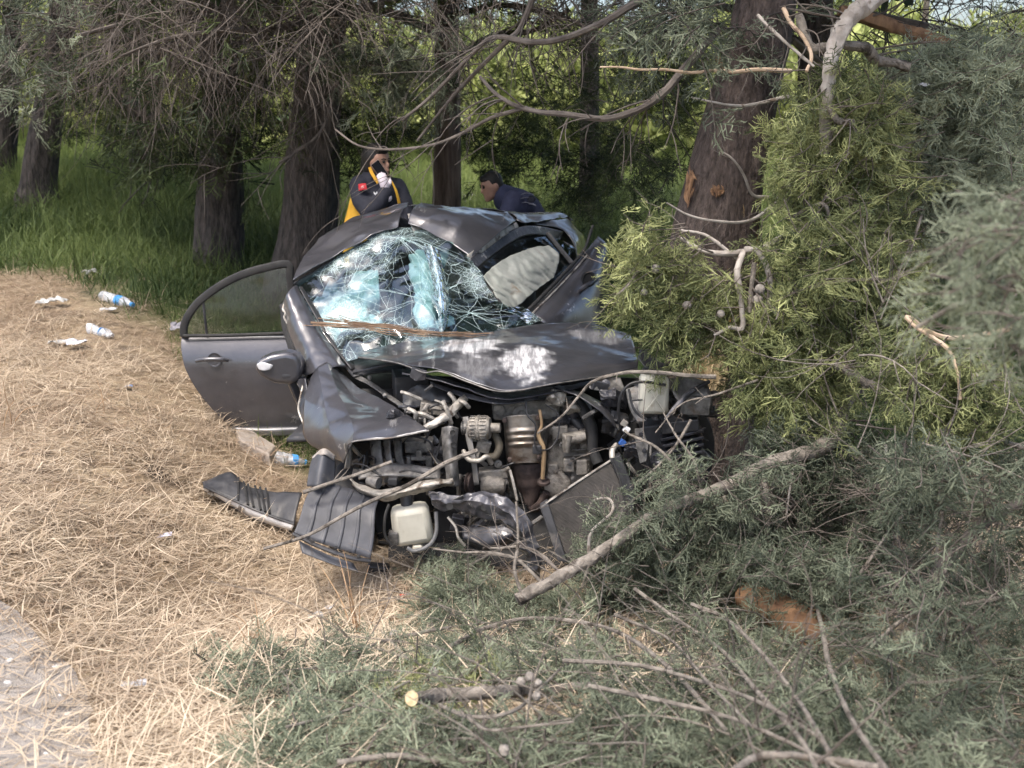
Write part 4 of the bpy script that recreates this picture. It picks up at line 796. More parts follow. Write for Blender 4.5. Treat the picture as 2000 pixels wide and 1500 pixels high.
# alternator
alt = at(914, 836, 5.2); ax = Vector((1, -.15, .05)).normalized(); r0 = .062
MB().lathe(alt, ax, [(0, .03), (.004, .05), (.02, r0), (.05, r0), (.052, .066), (.062, .066), (.064, r0), (.1, r0), (.115, .05), (.118, .03)], 26).build('alternator', CAST, eng)
alt_o = bpy.data.objects['alternator']
for g_ in range(11):
    a = -1.5+g_*.29; up = Vector((0, 0, 1)); b2 = ax.cross(up).normalized(); u2 = b2.cross(ax); dr = u2*math.cos(a+.3)+(-b2 if b2.y > 0 else b2)*math.sin(a+1.6)*1.
    dirn = (u2*math.sin(a)+(-b2 if b2.y > 0 else b2)*math.cos(a)).normalized()
    for o_, l_ in ((.018, .026), (.07, .03)):
        c = alt+ax*(o_+l_/2)+dirn*(r0+.002); M = Matrix((ax, dirn, ax.cross(dirn))).transposed(); MB().box(c, (l_, .009, .005), M=M).build('fin', CAST, eng, smooth=False)
MB().lathe(alt+ax*.115, ax, [(0, .025), (.05, .025), (.052, .018)], 16).build('alternator_cap', CAST, eng)
MB().lathe(alt-ax*.03, ax, [(0, .035), (.004, .035), (.008, .03), (.016, .035), (.024, .035)], 20).build('pulley', STEEL, eng)
sheet('drive_belt', [[(903, 815, 5.2), (911, 860, 5.17), (920, 900, 5.16), (926, 948, 5.17)], [(914, 813, 5.18), (922, 860, 5.15), (930, 900, 5.14), (936, 946, 5.15)]], mat('belt_grey', (.20, .19, .18), (.32, .31, .3), 10, .6), eng, 4, 20, .004, 0)
MB().lathe(at(912, 942, 5.2), (1, -.3, 0), [(0, .05), (.006, .052), (.012, .04), (.02, .052), (.028, .05)], 22).build('pulley', RUST, eng)
MB().lathe(at(942, 945, 5.22), (1, -.2, 0), [(0, .045), (.03, .05), (.08, .05), (.1, .04), (.12, .03)], 18).build('compressor', CAST, eng)
boxp('compressor_bracket', 934, 918, 992, 938, 5.2, .08, CAST, eng, ry=-.1)
tube('coolant_pipe', [(905, 880, 5.18), (915, 897, 5.14), (935, 900, 5.12), (950, 892, 5.13), (960, 905, 5.16)], 5, PALEM, eng, 10)
tube('coolant_hose', [(965, 845, 5.22), (975, 870, 5.2), (968, 890, 5.18), (952, 893, 5.17)], 8, mat('hose_brown', (.06, .05, .035), (.12, .1, .07), 8, .7), eng, 10)
boxp('bracket', 930, 860, 958, 886, 5.17, .03, CAST, eng, ry=.3)
tube('strut_rod', [(996, 918, 5.13), (1003, 945, 5.1), (1010, 978, 5.08)], 3, PALEM, eng, 7)
for (x, y, r) in ((972, 905, 8), (960, 930, 9), (985, 940, 7), (975, 955, 10), (990, 915, 6)): MB().lathe(at(x, y, 5.23), (.2, -1, .1), [(0, k2m(r, 5.2)), (.02, k2m(r, 5.2)), (.024, k2m(r*.6, 5.2)), (.035, k2m(r*.5, 5.2))], 10).build('boss', CAST, eng)
# gearbox
gb = boxp('gearbox', 1066, 830, 1158, 968, 5.32, .3, CAST, car, bevel=.03, ry=.06)
for (x0, y0, x1, y1, Y, d) in ((1100, 895, 1122, 924, 5.27, .06), (1125, 897, 1148, 930, 5.28, .05), (1078, 832, 1110, 860, 5.28, .05), (1098, 848, 1108, 880, 5.24, .04), (1132, 838, 1160, 880, 5.3, .05), (1070, 905, 1090, 960, 5.28, .05)):
    boxp('casting_rib', x0, y0, x1, y1, Y, d, CAST, gb, ry=random.uniform(-.12, .12), bevel=.008)
MB().cyl(at(1104, 858, 5.26), at(1144, 852, 5.26), .032).build('slave_cylinder', CAST, gb)
MB().cyl(at(1112, 850, 5.24), at(1106, 882, 5.24), .018).build('slave_cylinder', CAST, gb)
MB().lathe(at(1088, 945, 5.3), (0, -1, .1), [(0, .07), (.02, .07), (.03, .05), (.035, .03)], 20).build('gearbox_cover', CAST, gb)
for k in range(7):
    px, py = random.uniform(1072, 1152), random.uniform(850, 960); MB().lathe(at(px, py, 5.28), (0, -1, 0), [(0, .012), (.02, .012), (.022, .008)], 8).build('bolt', STEEL, gb)
for k in range(5): tube('casting_rib', [(1118+k*2, 880+k*10, 5.29), (1150, 878+k*10, 5.3)], 2, CAST, gb, 6)
tube('radiator_hose', [(1120, 780, 5.35), (1142, 805, 5.3), (1156, 840, 5.27), (1157, 875, 5.25), (1168, 905, 5.22)], [13, 12, 12, 11, 11], RUBBER, car, 12)
tube('radiator_hose', [(1100, 800, 5.4), (1130, 830, 5.35), (1140, 850, 5.35)], [10, 10], BLACKP, car, 10)
MB().sheet(S([[(1150, 790, 5.6), (1200, 800, 5.55), (1240, 830, 5.5)], [(1150, 960, 5.6), (1200, 960, 5.55), (1240, 960, 5.5)]]), 8, 10, .02, 5).build('inner_wing', RUBBER, car, thick=.01)

# left of the engine: crushed headlamp bay, rails and brackets
boxp('fuse_box', 765, 735, 830, 790, 5.62, .2, BLACKP, car, rz=.2)
sheet('crushed_cover', [[(785, 770, 5.45), (810, 752, 5.45), (845, 752, 5.42), (880, 770, 5.4)], [(790, 800, 5.38), (815, 795, 5.38), (850, 785, 5.36), (880, 790, 5.36)]], BLACKP, car, 14, 20, .006, .03, 10, 3.)
sheet('underbody_shade_sheet', [[(760, 1060, 5.25), (900, 1062, 5.2), (1060, 1075, 5.15), (1200, 1040, 5.2)], [(760, 1105, 5.2), (900, 1112, 5.12), (1060, 1118, 5.08), (1200, 1090, 5.1)], [(780, 1090, 5.9), (900, 1092, 5.9), (1060, 1092, 5.9), (1200, 1075, 5.9)]], RUBBER, car, 12, 20, .01, .01, 5)  # added black sheet standing in for the shade under the nose
sheet('lower_shade_sheet', [[(850, 985, 5.3), (950, 985, 5.35), (1060, 985, 5.3), (1240, 960, 5.3)], [(850, 1100, 5.28), (950, 1105, 5.25), (1060, 1105, 5.22), (1240, 1080, 5.25)]], RUBBER, car, 10, 20, .01, .02, 6)  # added dark sheet: shade behind the bumper beam given as colour
tube('bent_rail', [(828, 838, 5.08), (862, 820, 5.12), (885, 800, 5.18), (908, 778, 5.28)], [7, 9, 10, 8], PALEM, car, 10, jit=.3)
boxp('junction_box', 820, 790, 885, 812, 5.32, .1, CAST, car, ry=.15)
tube('steel_pipe', [(850, 782, 5.25), (864, 788, 5.2), (874, 805, 5.18), (880, 822, 5.17)], 2.2, PALEM, car, 7)
post = sheet('radiator_support_post', [[(862, 835, 5.1), (864, 870, 5.06), (868, 910, 5.04), (872, 950, 5.02)], [(880, 832, 5.06), (880, 870, 5.03), (882, 910, 5.0), (886, 950, 4.98)], [(896, 836, 5.1), (892, 870, 5.08), (894, 910, 5.05), (898, 950, 5.02)]], STEEL, car, 12, 30, .004, .008, 12, 5.)
for (x, y) in ((884, 845), (886, 868), (880, 905)): MB().lathe(at(x, y, 5.03), (0, -1, 0), [(0, .014), (.006, .014), (.004, .009)], 10).build('bolt_hole', RUBBER, post)
for (x0, x1) in ((722, 744), (748, 762), (768, 784)):
    sheet('lamp_bracket', [[(x0, 858, 5.2), (x0+4, 890, 5.16), (x0+14, 925, 5.1)], [(x1, 858, 5.18), (x1+2, 890, 5.14), (x1+12, 925, 5.08)]], STEEL, car, 5, 14, .006, .004, 12, x0)
fb = boxp('headlamp_motor', 790, 862, 846, 886, 5.2, .1, STEEL, car)
for (x0, y0, x1, y1) in ((794, 892, 802, 925), (832, 892, 844, 925), (802, 892, 832, 900), (802, 916, 832, 925), (812, 880, 824, 894)): boxp('bracket', x0, y0, x1, y1, 5.15, .03, STEEL, fb, bevel=.003)
boxp('headlamp_shell', 680, 862, 790, 930, 5.42, .1, RUBBER, car)
sheet('wing_liner_edge', [[(672, 866, 5.06), (676, 890, 5.06), (672, 915, 5.07)], [(682, 866, 5.12), (688, 890, 5.12), (684, 915, 5.1)]], PALEM, car, 4, 12, .003, .006, 14)
cross = sheet('lower_crossmember', [[(678, 928, 5.02), (700, 945, 4.98), (745, 958, 4.95), (780, 950, 4.94), (830, 940, 4.95), (884, 932, 4.97)], [(684, 936, 4.97), (705, 957, 4.93), (748, 968, 4.9), (785, 962, 4.89), (830, 950, 4.91), (886, 941, 4.93)], [(690, 946, 5.0), (712, 966, 4.96), (752, 978, 4.94), (790, 972, 4.93), (832, 958, 4.95), (886, 948, 4.97)]], PALEM, car, 12, 50, .004, .010, 14, 8.)
sheet('crossmember_rear', [[(700, 915, 5.1), (760, 905, 5.1), (860, 915, 5.1)], [(700, 935, 5.05), (760, 930, 5.05), (860, 936, 5.05)]], STEEL, car, 6, 24, .01, .008, 12)
tube('horn', [(720, 938, 5.0), (740, 944, 4.97)], [11, 12], STEEL, car, 14)
boxp('sensor', 757, 934, 776, 950, 4.98, .04, BLACKP, car)
for pts in ([(770, 860, 5.1), (800, 852, 5.1), (838, 862, 5.1), (848, 890, 5.1), (862, 910, 5.05)], [(690, 905, 5.1), (715, 910, 5.08), (745, 930, 5.05)], [(700, 900, 5.1), (712, 890, 5.1), (708, 915, 5.08)], [(846, 905, 5.08), (856, 880, 5.1), (862, 850, 5.1)], [(780, 922, 5.04), (800, 918, 5.02), (830, 924, 5.02), (850, 920, 5.02)]): tube('wiring', pts, 2.2, COPPER, car, 6)

# washer bottle, bumper beam and radiator
tk = at(804, 1022, 4.98); bot = MB().box(tk, (.205, .13, .20), (0, -.12, .1), taper=.9).build('washer_bottle', TANKM, car, bevel=.035, smooth=True)
MB().box(tk+Vector((.03, -.03, -.115)), (.05, .05, .04)).build('bottle_foot', TANKM, bot, bevel=.01)
MB().cyl(tk+Vector((-.02, 0, .09)), tk+Vector((-.03, .02, .16)), .03).build('filler_neck', BLACKP, bot)
tube('washer_hose', [(760, 985, 4.9), (752, 1010, 4.88), (752, 1045, 4.87), (765, 1065, 4.87)], 3, RUBBER, bot, 8)
tube('washer_hose', [(852, 1000, 4.88), (852, 1040, 4.87), (838, 1065, 4.86), (810, 1076, 4.86), (795, 1070, 4.86)], 4, mat('hose_grey', (.12, .12, .12), (.2, .2, .2), 8, .6), bot, 8)
boxp('pump', 758, 1040, 778, 1068, 4.9, .05, STEEL, bot)
beam = MB().sheet(S([[(838, 962, 4.9), (880, 966, 4.84), (925, 962, 4.82), (970, 966, 4.78), (1010, 985, 4.74), (1038, 1025, 4.7), (1052, 1080, 4.68), (1058, 1128, 4.68)],
    [(842, 975, 4.84), (885, 980, 4.78), (928, 978, 4.76), (966, 988, 4.72), (1000, 1008, 4.68), (1022, 1042, 4.65), (1038, 1090, 4.64), (1048, 1128, 4.66)],
    [(850, 990, 4.9), (888, 1000, 4.82), (928, 1004, 4.8), (960, 1014, 4.77), (990, 1030, 4.74), (1010, 1058, 4.71), (1030, 1100, 4.69), (1044, 1130, 4.7)]]), 25, 120, .014, 9, 3., .022, 7, lin='u').build('bumper_beam', mat('beam_black', (.032, .032, .038), (.13, .13, .145), 13, .36, metal=.3, bump=.004, bscale=40, spots=[((.34, .33, .32), 18, .62, .03)]), car, thick=.004, label='crumpled black bumper beam')
for (px, py, Y) in ((878, 988, 4.775), (946, 990, 4.735)): MB().lathe(at(px, py, Y), (0, -1, .1), [(0, .016), (.006, .017), (.005, .012)], 14).build('beam_hole', RUBBER, beam)
sheet('beam_flange', [[(836, 966, 4.88), (850, 962, 4.85), (870, 980, 4.82), (905, 966, 4.8)], [(840, 972, 4.9), (854, 975, 4.87), (872, 990, 4.84), (905, 974, 4.82)]], STEEL, beam, 5, 20, .004, .006, 12)
sheet('subframe', [[(900, 1025, 5.05), (940, 1030, 5.0), (985, 1025, 4.98), (1020, 1015, 5.0)], [(905, 1050, 5.0), (945, 1062, 4.95), (985, 1052, 4.93), (1022, 1040, 4.95)], [(912, 1062, 5.05), (945, 1072, 5.0), (990, 1062, 4.98), (1024, 1050, 5.0)]], STEEL_DK, car, 12, 26, .01, .015, 8, 3.)
boxp('engine_mount', 880, 1010, 905, 1040, 5.08, .06, STEEL_DK, car, ry=.2)
tube('bent_strip', [(875, 1010, 4.85), (890, 1030, 4.82), (895, 1050, 4.8), (908, 1066, 4.8)], 2.8, PALEM, car, 6)
tube('tie_rod', [(1010, 1035, 4.95), (1040, 1022, 4.95), (1058, 1010, 4.98)], 5, STEEL, car, 8)
rad = MB().prism([at(1068, 982, 4.86), at(1191, 902, 5.0), at(1236, 1003, 4.92), at(1108, 1100, 4.76)], (.015, .035, .01)).build('radiator', FINS, car, smooth=False)
MB().prism([at(1054, 990, 4.84), at(1070, 980, 4.85), at(1110, 1100, 4.75), at(1090, 1096, 4.74)], (.0, .05, .0)).build('radiator_tank', BLACKP, rad, bevel=.006, smooth=False)
MB().prism([at(1190, 896, 5.0), at(1212, 888, 5.03), at(1240, 960, 4.97), at(1238, 1005, 4.92)], (.0, .05, .0)).build('radiator_tank', BLACKP, rad, bevel=.006, smooth=False)
tube('radiator_edge', [(1066, 983, 4.85), (1130, 940, 4.93), (1192, 900, 5.0)], 2.4, PALEM, rad, 6)
tube('radiator_strap', [(1196, 896, 4.98), (1210, 935, 4.94), (1222, 985, 4.9)], 2.2, RUBBER, rad, 6)
tube('filler', [(1196, 896, 5.02), (1196, 880, 5.05), (1204, 868, 5.08)], [6, 6, 5], PALEM, rad, 10)

# right of the engine: bottle, suspension top, box, air filter housing, wheel
st = plate('suspension_top', [(1166, 745, 5.35), (1180, 736, 5.4), (1212, 738, 5.4), (1220, 758, 5.35), (1208, 772, 5.3), (1180, 770, 5.28)], .02, STEEL, bevel=.004)
for (x, y, r) in ((1183, 750, 9), (1199, 763, 6), (1172, 758, 3)): MB().lathe(at(x, y, 5.29), (0, -1, .4), [(0, k2m(r, 5.3)), (.012, k2m(r, 5.3)), (.014, k2m(r*.5, 5.3)), (.02, k2m(r*.45, 5.3))], 12).build('stud', STEEL_DK, st)
rs = MB().box(at(1279, 774, 5.1)+Vector((0, .06, 0)), (.15, .13, .19), (0, .03, 0), taper=.92).build('coolant_bottle', TANKM, car, bevel=.022, smooth=True)
MB().lathe(at(1268, 738, 5.12)+Vector((0, .06, 0)), (0, 0, 1), [(0, .022), (.02, .022), (.02, .028), (.035, .028), (.036, .01)], 14).build('bottle_cap', BLACKP, rs)
tube('rib', [(1262, 750, 5.08), (1280, 778, 5.075), (1298, 805, 5.08)], 1.3, TANKM, rs, 5); tube('rib', [(1298, 752, 5.08), (1280, 778, 5.075), (1262, 802, 5.08)], 1.3, TANKM, rs, 5)
sheet('inner_panel', [[(1222, 760, 5.2), (1230, 800, 5.15), (1245, 825, 5.1)], [(1250, 752, 5.2), (1252, 800, 5.12), (1262, 822, 5.08)]], STEEL, car, 8, 16, .004, .008, 10)
sheet('inner_panel', [[(1308, 740, 5.15), (1318, 770, 5.1), (1330, 790, 5.1)], [(1340, 735, 5.2), (1345, 765, 5.15), (1350, 790, 5.15)], [(1380, 745, 5.2), (1390, 770, 5.15), (1392, 800, 5.15)]], STEEL, car, 12, 16, .004, .014, 9, 6.)
sheet('torn_plate', [[(1246, 700, 5.45), (1262, 715, 5.4), (1278, 728, 5.38)], [(1256, 680, 5.55), (1276, 712, 5.45), (1292, 725, 5.42)], [(1300, 728, 5.45), (1330, 712, 5.5), (1346, 705, 5.55)]], STEEL_DK, car, 12, 12, .004, .01, 9)
boxp('battery_box', 1330, 775, 1388, 812, 5.12, .16, STEEL, car, ry=.08)
tube('bent_rail', [(1300, 820, 5.02), (1320, 795, 5.04), (1350, 765, 5.08), (1385, 745, 5.15)], [4, 6, 6, 4], STEEL_DK, car, 8, jit=.25)
tube('wiring_loom', [(1212, 836, 5.08), (1208, 800, 5.06), (1214, 770, 5.05), (1232, 750, 5.05), (1262, 746, 5.05), (1300, 752, 5.06)], 3, COPPER, car, 7)
tube('wiring_loom', [(1228, 760, 5.1), (1236, 795, 5.06), (1250, 812, 5.05), (1262, 818, 5.05)], 2.6, COPPER, car, 7)
for (x, y, m_) in ((1220, 828, PALEM), (1224, 840, LENS), (1216, 866, mat('plug_blue', (.03, .09, .3), None, rough=.4))): boxp('connector', x-6, y-6, x+6, y+6, 5.04, .025, m_, car, ry=.6, bevel=.003)
air = boxp('air_filter_box', 1258, 822, 1372, 962, 5.22, .16, BLACKP, car, ry=-.12, bevel=.012)
for k in range(8): boxp('slat', 1290+k*2, 848+k*13, 1376, 854+k*13, 5.15+.004*k, .08, STEEL_DK, air, ry=-.22, bevel=.003)
boxp('filter_lid', 1292, 822, 1366, 846, 5.14, .1, BLACKP, air, ry=-.1)
plate('bracket', [(1240, 838, 5.05), (1256, 836, 5.03), (1266, 870, 5.02), (1262, 900, 5.02), (1250, 905, 5.04), (1242, 870, 5.05)], .006, STEEL, air)
for (x, y) in ((1252, 848), (1258, 880)): MB().lathe(at(x, y, 5.02), (0, -1, 0), [(0, .012), (.008, .012), (.009, .006)], 10).build('bolt', STEEL_DK, air)
MB().lathe(at(1283, 895, 5.1), (0, -1, .1), [(0, .035), (.01, .035), (.012, .022), (.006, .015)], 16).build('grommet', STEEL_DK, air)
def wheel(c, axis, name='front_wheel', r=.30):
    w = MB().lathe(Vector(c)-Vector(axis).normalized()*.1, axis, [(0, r*.66), (.0, r*.9), (.02, r*.97), (.045, r), (.155, r), (.18, r*.97), (.2, r*.9), (.2, r*.66), (.19, r*.62), (.1, r*.6), (.01, r*.62)], 40).build(name, RUBBER, car)
    MB().lathe(Vector(c)-Vector(axis).normalized()*.06, axis, [(0, r*.62), (.005, r*.62), (.03, r*.2), (.12, r*.2), (.14, r*.62), (.145, r*.62)], 28).build('rim', STEEL, w); return w
wheel(at(1302, 882, 5.55), (.6, -.78, .12)); wheel(at(700, 1005, 5.5), (1, -.1, .05))
# small torn bits and stubs that fill the bay
for k in range(100):
    px, py = random.choice([(random.uniform(700, 870), random.uniform(860, 950)), (random.uniform(890, 1000), random.uniform(900, 1050)), (random.uniform(1160, 1390), random.uniform(760, 960)), (random.uniform(780, 900), random.uniform(760, 830))]); Y = random.uniform(5.12, 5.34); d = random.uniform(14, 42)
    a = random.uniform(0, 6.28); tube('loose_wire' if k % 2 else 'pipe_stub', [(px, py, Y), (px+d*.5*math.cos(a)+random.uniform(-8, 8), py+d*.5*math.sin(a), Y-.02), (px+d*math.cos(a), py+d*math.sin(a)+random.uniform(0, 10), Y)], random.uniform(1.2, 2.2) if k % 2 else random.uniform(2.5, 5), COPPER if k % 2 else random.choice([STEEL, CAST, STEEL_DK, PALEM]), car, 6, 4)
for k in range(64):
    px, py = random.choice([(random.uniform(690, 870), random.uniform(870, 950)), (random.uniform(1170, 1400), random.uniform(750, 940)), (random.uniform(890, 1010), random.uniform(990, 1060))]); s = random.uniform(8, 20)
    boxp('broken_bracket', px-s, py-s*.5, px+s, py+s*.5, random.uniform(5.15, 5.4), random.uniform(.01, .06), random.choice([STEEL, STEEL_DK, BLACKP, CAST]), car, rz=random.uniform(-.5, .5), ry=random.uniform(-.8, .8), bevel=.003)

for k in range(22):
    px, py = random.choice([(random.uniform(700, 860), random.uniform(780, 950)), (random.uniform(1190, 1400), random.uniform(740, 950)), (random.uniform(880, 1040), random.uniform(960, 1060)), (random.uniform(1060, 1200), random.uniform(770, 830))]); s = random.uniform(12, 26); Y = random.uniform(5.2, 5.45)
    sheet('crushed_panel', [[(px-s, py-s*.6, Y), (px, py-s*.8, Y-.03), (px+s, py-s*.5, Y)], [(px-s*.9, py+s*.1, Y-.04), (px, py, Y-.06), (px+s*1.1, py+s*.2, Y-.02)], [(px-s, py+s*.7, Y), (px+s*.2, py+s*.6, Y-.02), (px+s, py+s*.9, Y)]], random.choice([STEEL, STEEL_DK, STEEL_DK, BLACKP, PALEM]), car, 9, 9, .004, .03, 14, k*2., smooth=False)

# ---------------------------------------------------------------- torn-off pieces beside the car
liner = thing('splash_shield', 'torn ribbed black plastic shield propped before the near front wheel', 'car part', gpix(650, 1085))
lr = []
for t, rib in [(max(0, min(1, (k+e_)/5)), r_) for k in range(5) for e_, r_ in ((.02, 0.), (.40, .001), (.76, 0.), (.79, -.007), (.93, -.007), (.97, 0.))]:
    x0, x1 = 604+t*138, 572+t*152
    lr.append([(x0+14*(1-t), 935+38*t, 4.98+rib-.02*t), (x0-8, 975+22*t, 4.88+rib-.02*t), (x0*.4+x1*.6, 1012+34*t, 4.8+rib-.02*t), (x1, 1045+46*t, 4.74+rib-.02*t)])
MB().sheet(S(lr), 133, 14, .003, 6).build('ribbed_panel', BLACKR, liner, thick=.005, sharp=22)
sheet('curved_top', [[(612, 890, 5.06), (606, 915, 5.02), (600, 950, 4.95)], [(632, 878, 5.0), (628, 905, 4.95), (620, 950, 4.88)], [(654, 890, 5.06), (655, 915, 5.02), (652, 945, 4.96)]], BLACKR, liner, 20, 18, .005, .006, 7)
sheet('curved_top_rim', [[(610, 893, 5.05), (632, 876, 4.99), (655, 890, 5.05)], [(612, 902, 5.04), (632, 888, 4.97), (653, 900, 5.03)]], LIMB_PALE, liner, 4, 16, .004, 0)
tube('lower_lip', [(572, 1042, 4.72), (620, 1066, 4.69), (680, 1088, 4.66), (724, 1096, 4.67)], [4, 4.5, 4.5], BLACKP, liner, 6)
sheet('lower_flap', [[(584, 1056, 4.74), (630, 1078, 4.72), (690, 1100, 4.7)], [(590, 1080, 4.7), (640, 1098, 4.68), (700, 1118, 4.66)]], BLACKR, liner, 8, 16, .005, .01, 8)
for (px, py) in ((656, 1078), (610, 1066), (700, 1095)): MB().lathe(at(px, py-8, 4.66), (0, -1, .3), [(0, .009), (.006, .009), (.008, .004)], 8).build('clip', RUBBER, liner)
q = gpix(740, 1122); bit = MB().box(q+Vector((0, 0, .03)), (.11, .05, .045), (.2, .15, .2)).build('plastic_fragment', BLACKP, None, bevel=.008); tag(bit, 'small black plastic block in the straw below the ribbed shield', 'car part')
lamp = thing('broken_headlamp', 'long broken headlamp strip lying in the straw left of the wreck', 'car part', gpix(480, 1010))
g0 = [gpix(398, 958), gpix(490, 1012), gpix(570, 1040)]; zz = [p.z+.02 for p in g0]
L0 = [(395, 944), (447, 924), (480, 948), (530, 960), (590, 962)]; L1 = [(398, 950), (430, 965), (490, 992), (535, 1010), (575, 1024)]; L2 = [(399, 957), (432, 976), (488, 1009), (533, 1026), (570, 1037)]
def on_g(px, py, up):
    q = gpix(px, py); Y = q.y-up; return at(px, py, Y)
g1 = [on_g(x, y, .25) for x, y in L1]; g2 = [on_g(x, y, .10) for x, y in L2]; gt = [p+Vector((.02, .17+.05*(k == 1), .02)) for k, p in enumerate(g1)]
gt = [at(x, y, p.y+.16) for (x, y), p in zip(L0, g1)]
MB().sheet([gt, [a.lerp(b, .5)+Vector((0, 0, .012)) for a, b in zip(gt, g1)], g1], 14, 40, .008, 9, 2.).build('housing', BLACKP, lamp, thick=.006)
MB().sheet([g1, [a.lerp(b, .5)+Vector((0, -.015, 0)) for a, b in zip(g1, g2)], g2], 10, 40, .004, 14, 4.).build('lens', LENS, lamp, thick=.004)
MB().tube(smooth(g1, 5), .007, 6).build('lens_rim', BLACKP, lamp)
MB().tube(smooth(g2, 5), .006, 6).build('lens_rim', STEEL_DK, lamp)
for k in range(6):
    t = .42+k*.06; a = Vector(smooth(gt, 10)[int(t*40)]); b = Vector(smooth(g1, 10)[int(t*40)]); MB().tube([a+Vector((0, 0, .015)), a.lerp(b, .5)+Vector((0, 0, .03)), b+Vector((0, 0, .012))], .006, 5).build('rib', RUBBER, lamp)
for (px, py) in ((412, 955), (470, 985)): qd = on_g(px, py+8, .2); MB().box(qd, (.03, .012, .02), (0, .5, 0)).build('reflector', PALEM, lamp, smooth=False)
V_ = Vector
# ---------------------------------------------------------------- broken cypress boughs hanging and lying round the wreck
CONE = mat('cone_grey', (.17, .15, .13), (.33, .30, .27), 30, .9, bump=.003, bscale=60)
CUTW = mat('cut_wood', (.42, .31, .17), (.60, .48, .30), 60, .8); ORANGEW = mat('torn_wood_orange', (.15, .08, .045), (.33, .19, .10), 20, .85, bump=.006, bscale=30, stretch=(1, 1, .4), spots=[((.16, .085, .045), 9, .58, .1)])
PEEL = mat('peeled_wood_pale', (.46, .33, .17), (.68, .56, .37), 9, .7, stretch=(1, 1, .25), spots=[((.42, .19, .06), 8, .58, .1)])
def depth(px, py, rule):
    """rule: ('y', mean, spread) = standing off in the air; ('g', lo, hi) = above the ground under that spot"""
    if rule[0] == 'y': return rule[1]+rng.normal(0, 1)*rule[2]
    g_ = gcache(px, py); return g_-rng.uniform(rule[1], rule[2])*.6-.02
_gc = {}
def gcache(px, py):
    k = (int(px//40), int(py//30))
    if k not in _gc: _gc[k] = gpix(k[0]*40+20, k[1]*30+15).y
    return _gc[k]
def bough(label, limbs, zones, cones=(), twig=TWIG, name='cypress_bough', extra_tw=6):
    """limbs: [(points, r0 px, r1 px, material)], zones: [(polygon px, depth rule, n twigs, kind, tint, main direction px (dx,dy), step, scale)]"""
    limbs = [([(x, y, Y if Y > 0 else gcache(x, y)+Y) for x, y, Y in pts], r0, r1, m) for pts, r0, r1, m in limbs]
    first = limbs[0][0][0] if limbs else (*zones[0][0][0], 4.5)
    root = thing(name, label, 'branch', at(*first[:3]), 'broken boughs round the wreck'); tw = MB()
    for (pts, r0, r1, m) in limbs:
        Y = pts[0][2]; c = smooth([at(*p) for p in pts], 8); c = c+rng.normal(0, 1, c.shape)*k2m(r0, Y)*.05; rr_ = np.interp(np.linspace(0, 1, len(c)), [0, .5, 1], [k2m(r0, Y), k2m((r0+r1)/2, Y), k2m(r1, Y)])*(1+.16*np.interp(np.arange(len(c)), np.arange(0, len(c)+6, 6), np.clip(rng.normal(0, .7, len(np.arange(0, len(c)+6, 6))), -1, 1.8))); MB().tube(c, rr_, 10 if r0 > 6 else 7, jit=.16).build('limb', m, root)
        for k in range(extra_tw):
            i = rng.integers(1, len(c)-1); d = c[i]-c[i-1]; d /= np.linalg.norm(d); s = np.cross(d, rng.normal(0, 1, 3)); s /= np.linalg.norm(s)
            twig_bush(tw, c[i], d*.6+s, rng.uniform(.12, .4), k2m(max(1.1, min(r1, 4)*.5), Y), .2, 2, 1)
    by = {}
    for (poly, rule, n, kind, tint, dr, step, scale) in zones:
        P = np.array(poly, float); x0, y0 = P.min(0); x1, y1 = P.max(0); got = 0
        while got < n:
            px, py = rng.uniform(x0, x1), rng.uniform(y0, y1); ins = False; j = len(P)-1
            for i in range(len(P)):
                if (P[i][1] > py) != (P[j][1] > py) and px < (P[j][0]-P[i][0])*(py-P[i][1])/(P[j][1]-P[i][1])+P[i][0]: ins = not ins
                j = i
            if not ins: continue
            got += 1; Y = depth(px, py, rule); p = at(px, py, Y); d = (dr[0]+rng.normal(0, .6), rng.normal(0, .55), -dr[1]+rng.normal(0, .5)); l = rng.uniform(.14, .34)*Y/5
            c = twig_curve(p, d, l, .15, 5, .4); c = c-(c.mean(0)-c[0])
            if rule[0] == 'g':
                c[:, 2] = np.maximum(c[:, 2], gz(c[:, 0], c[:, 1])+.015)
            by.setdefault((kind, tint, step, scale), []).append(c); tw.tube(c, [.0032, .0016], 3, cap=False)
    for k, ((kind, tint, step, scale), cs) in enumerate(by.items()): leafy('foliage', kind, cs, root, step, scale, tint)
    if tw.v: tw.build('twigs', twig, root, kind='stuff', sharp=0)
    for (px, py, Y, r) in cones:
        Y = Y if Y > 0 else gcache(px, py)+Y
        c = at(px, py, Y); b = MB(); b.ball(c, k2m(r, Y), 10, 8, jit=.09); b.build('cone', CONE, root, sharp=25)
    return root
SC1 = (.5, 1.15); ST = .03
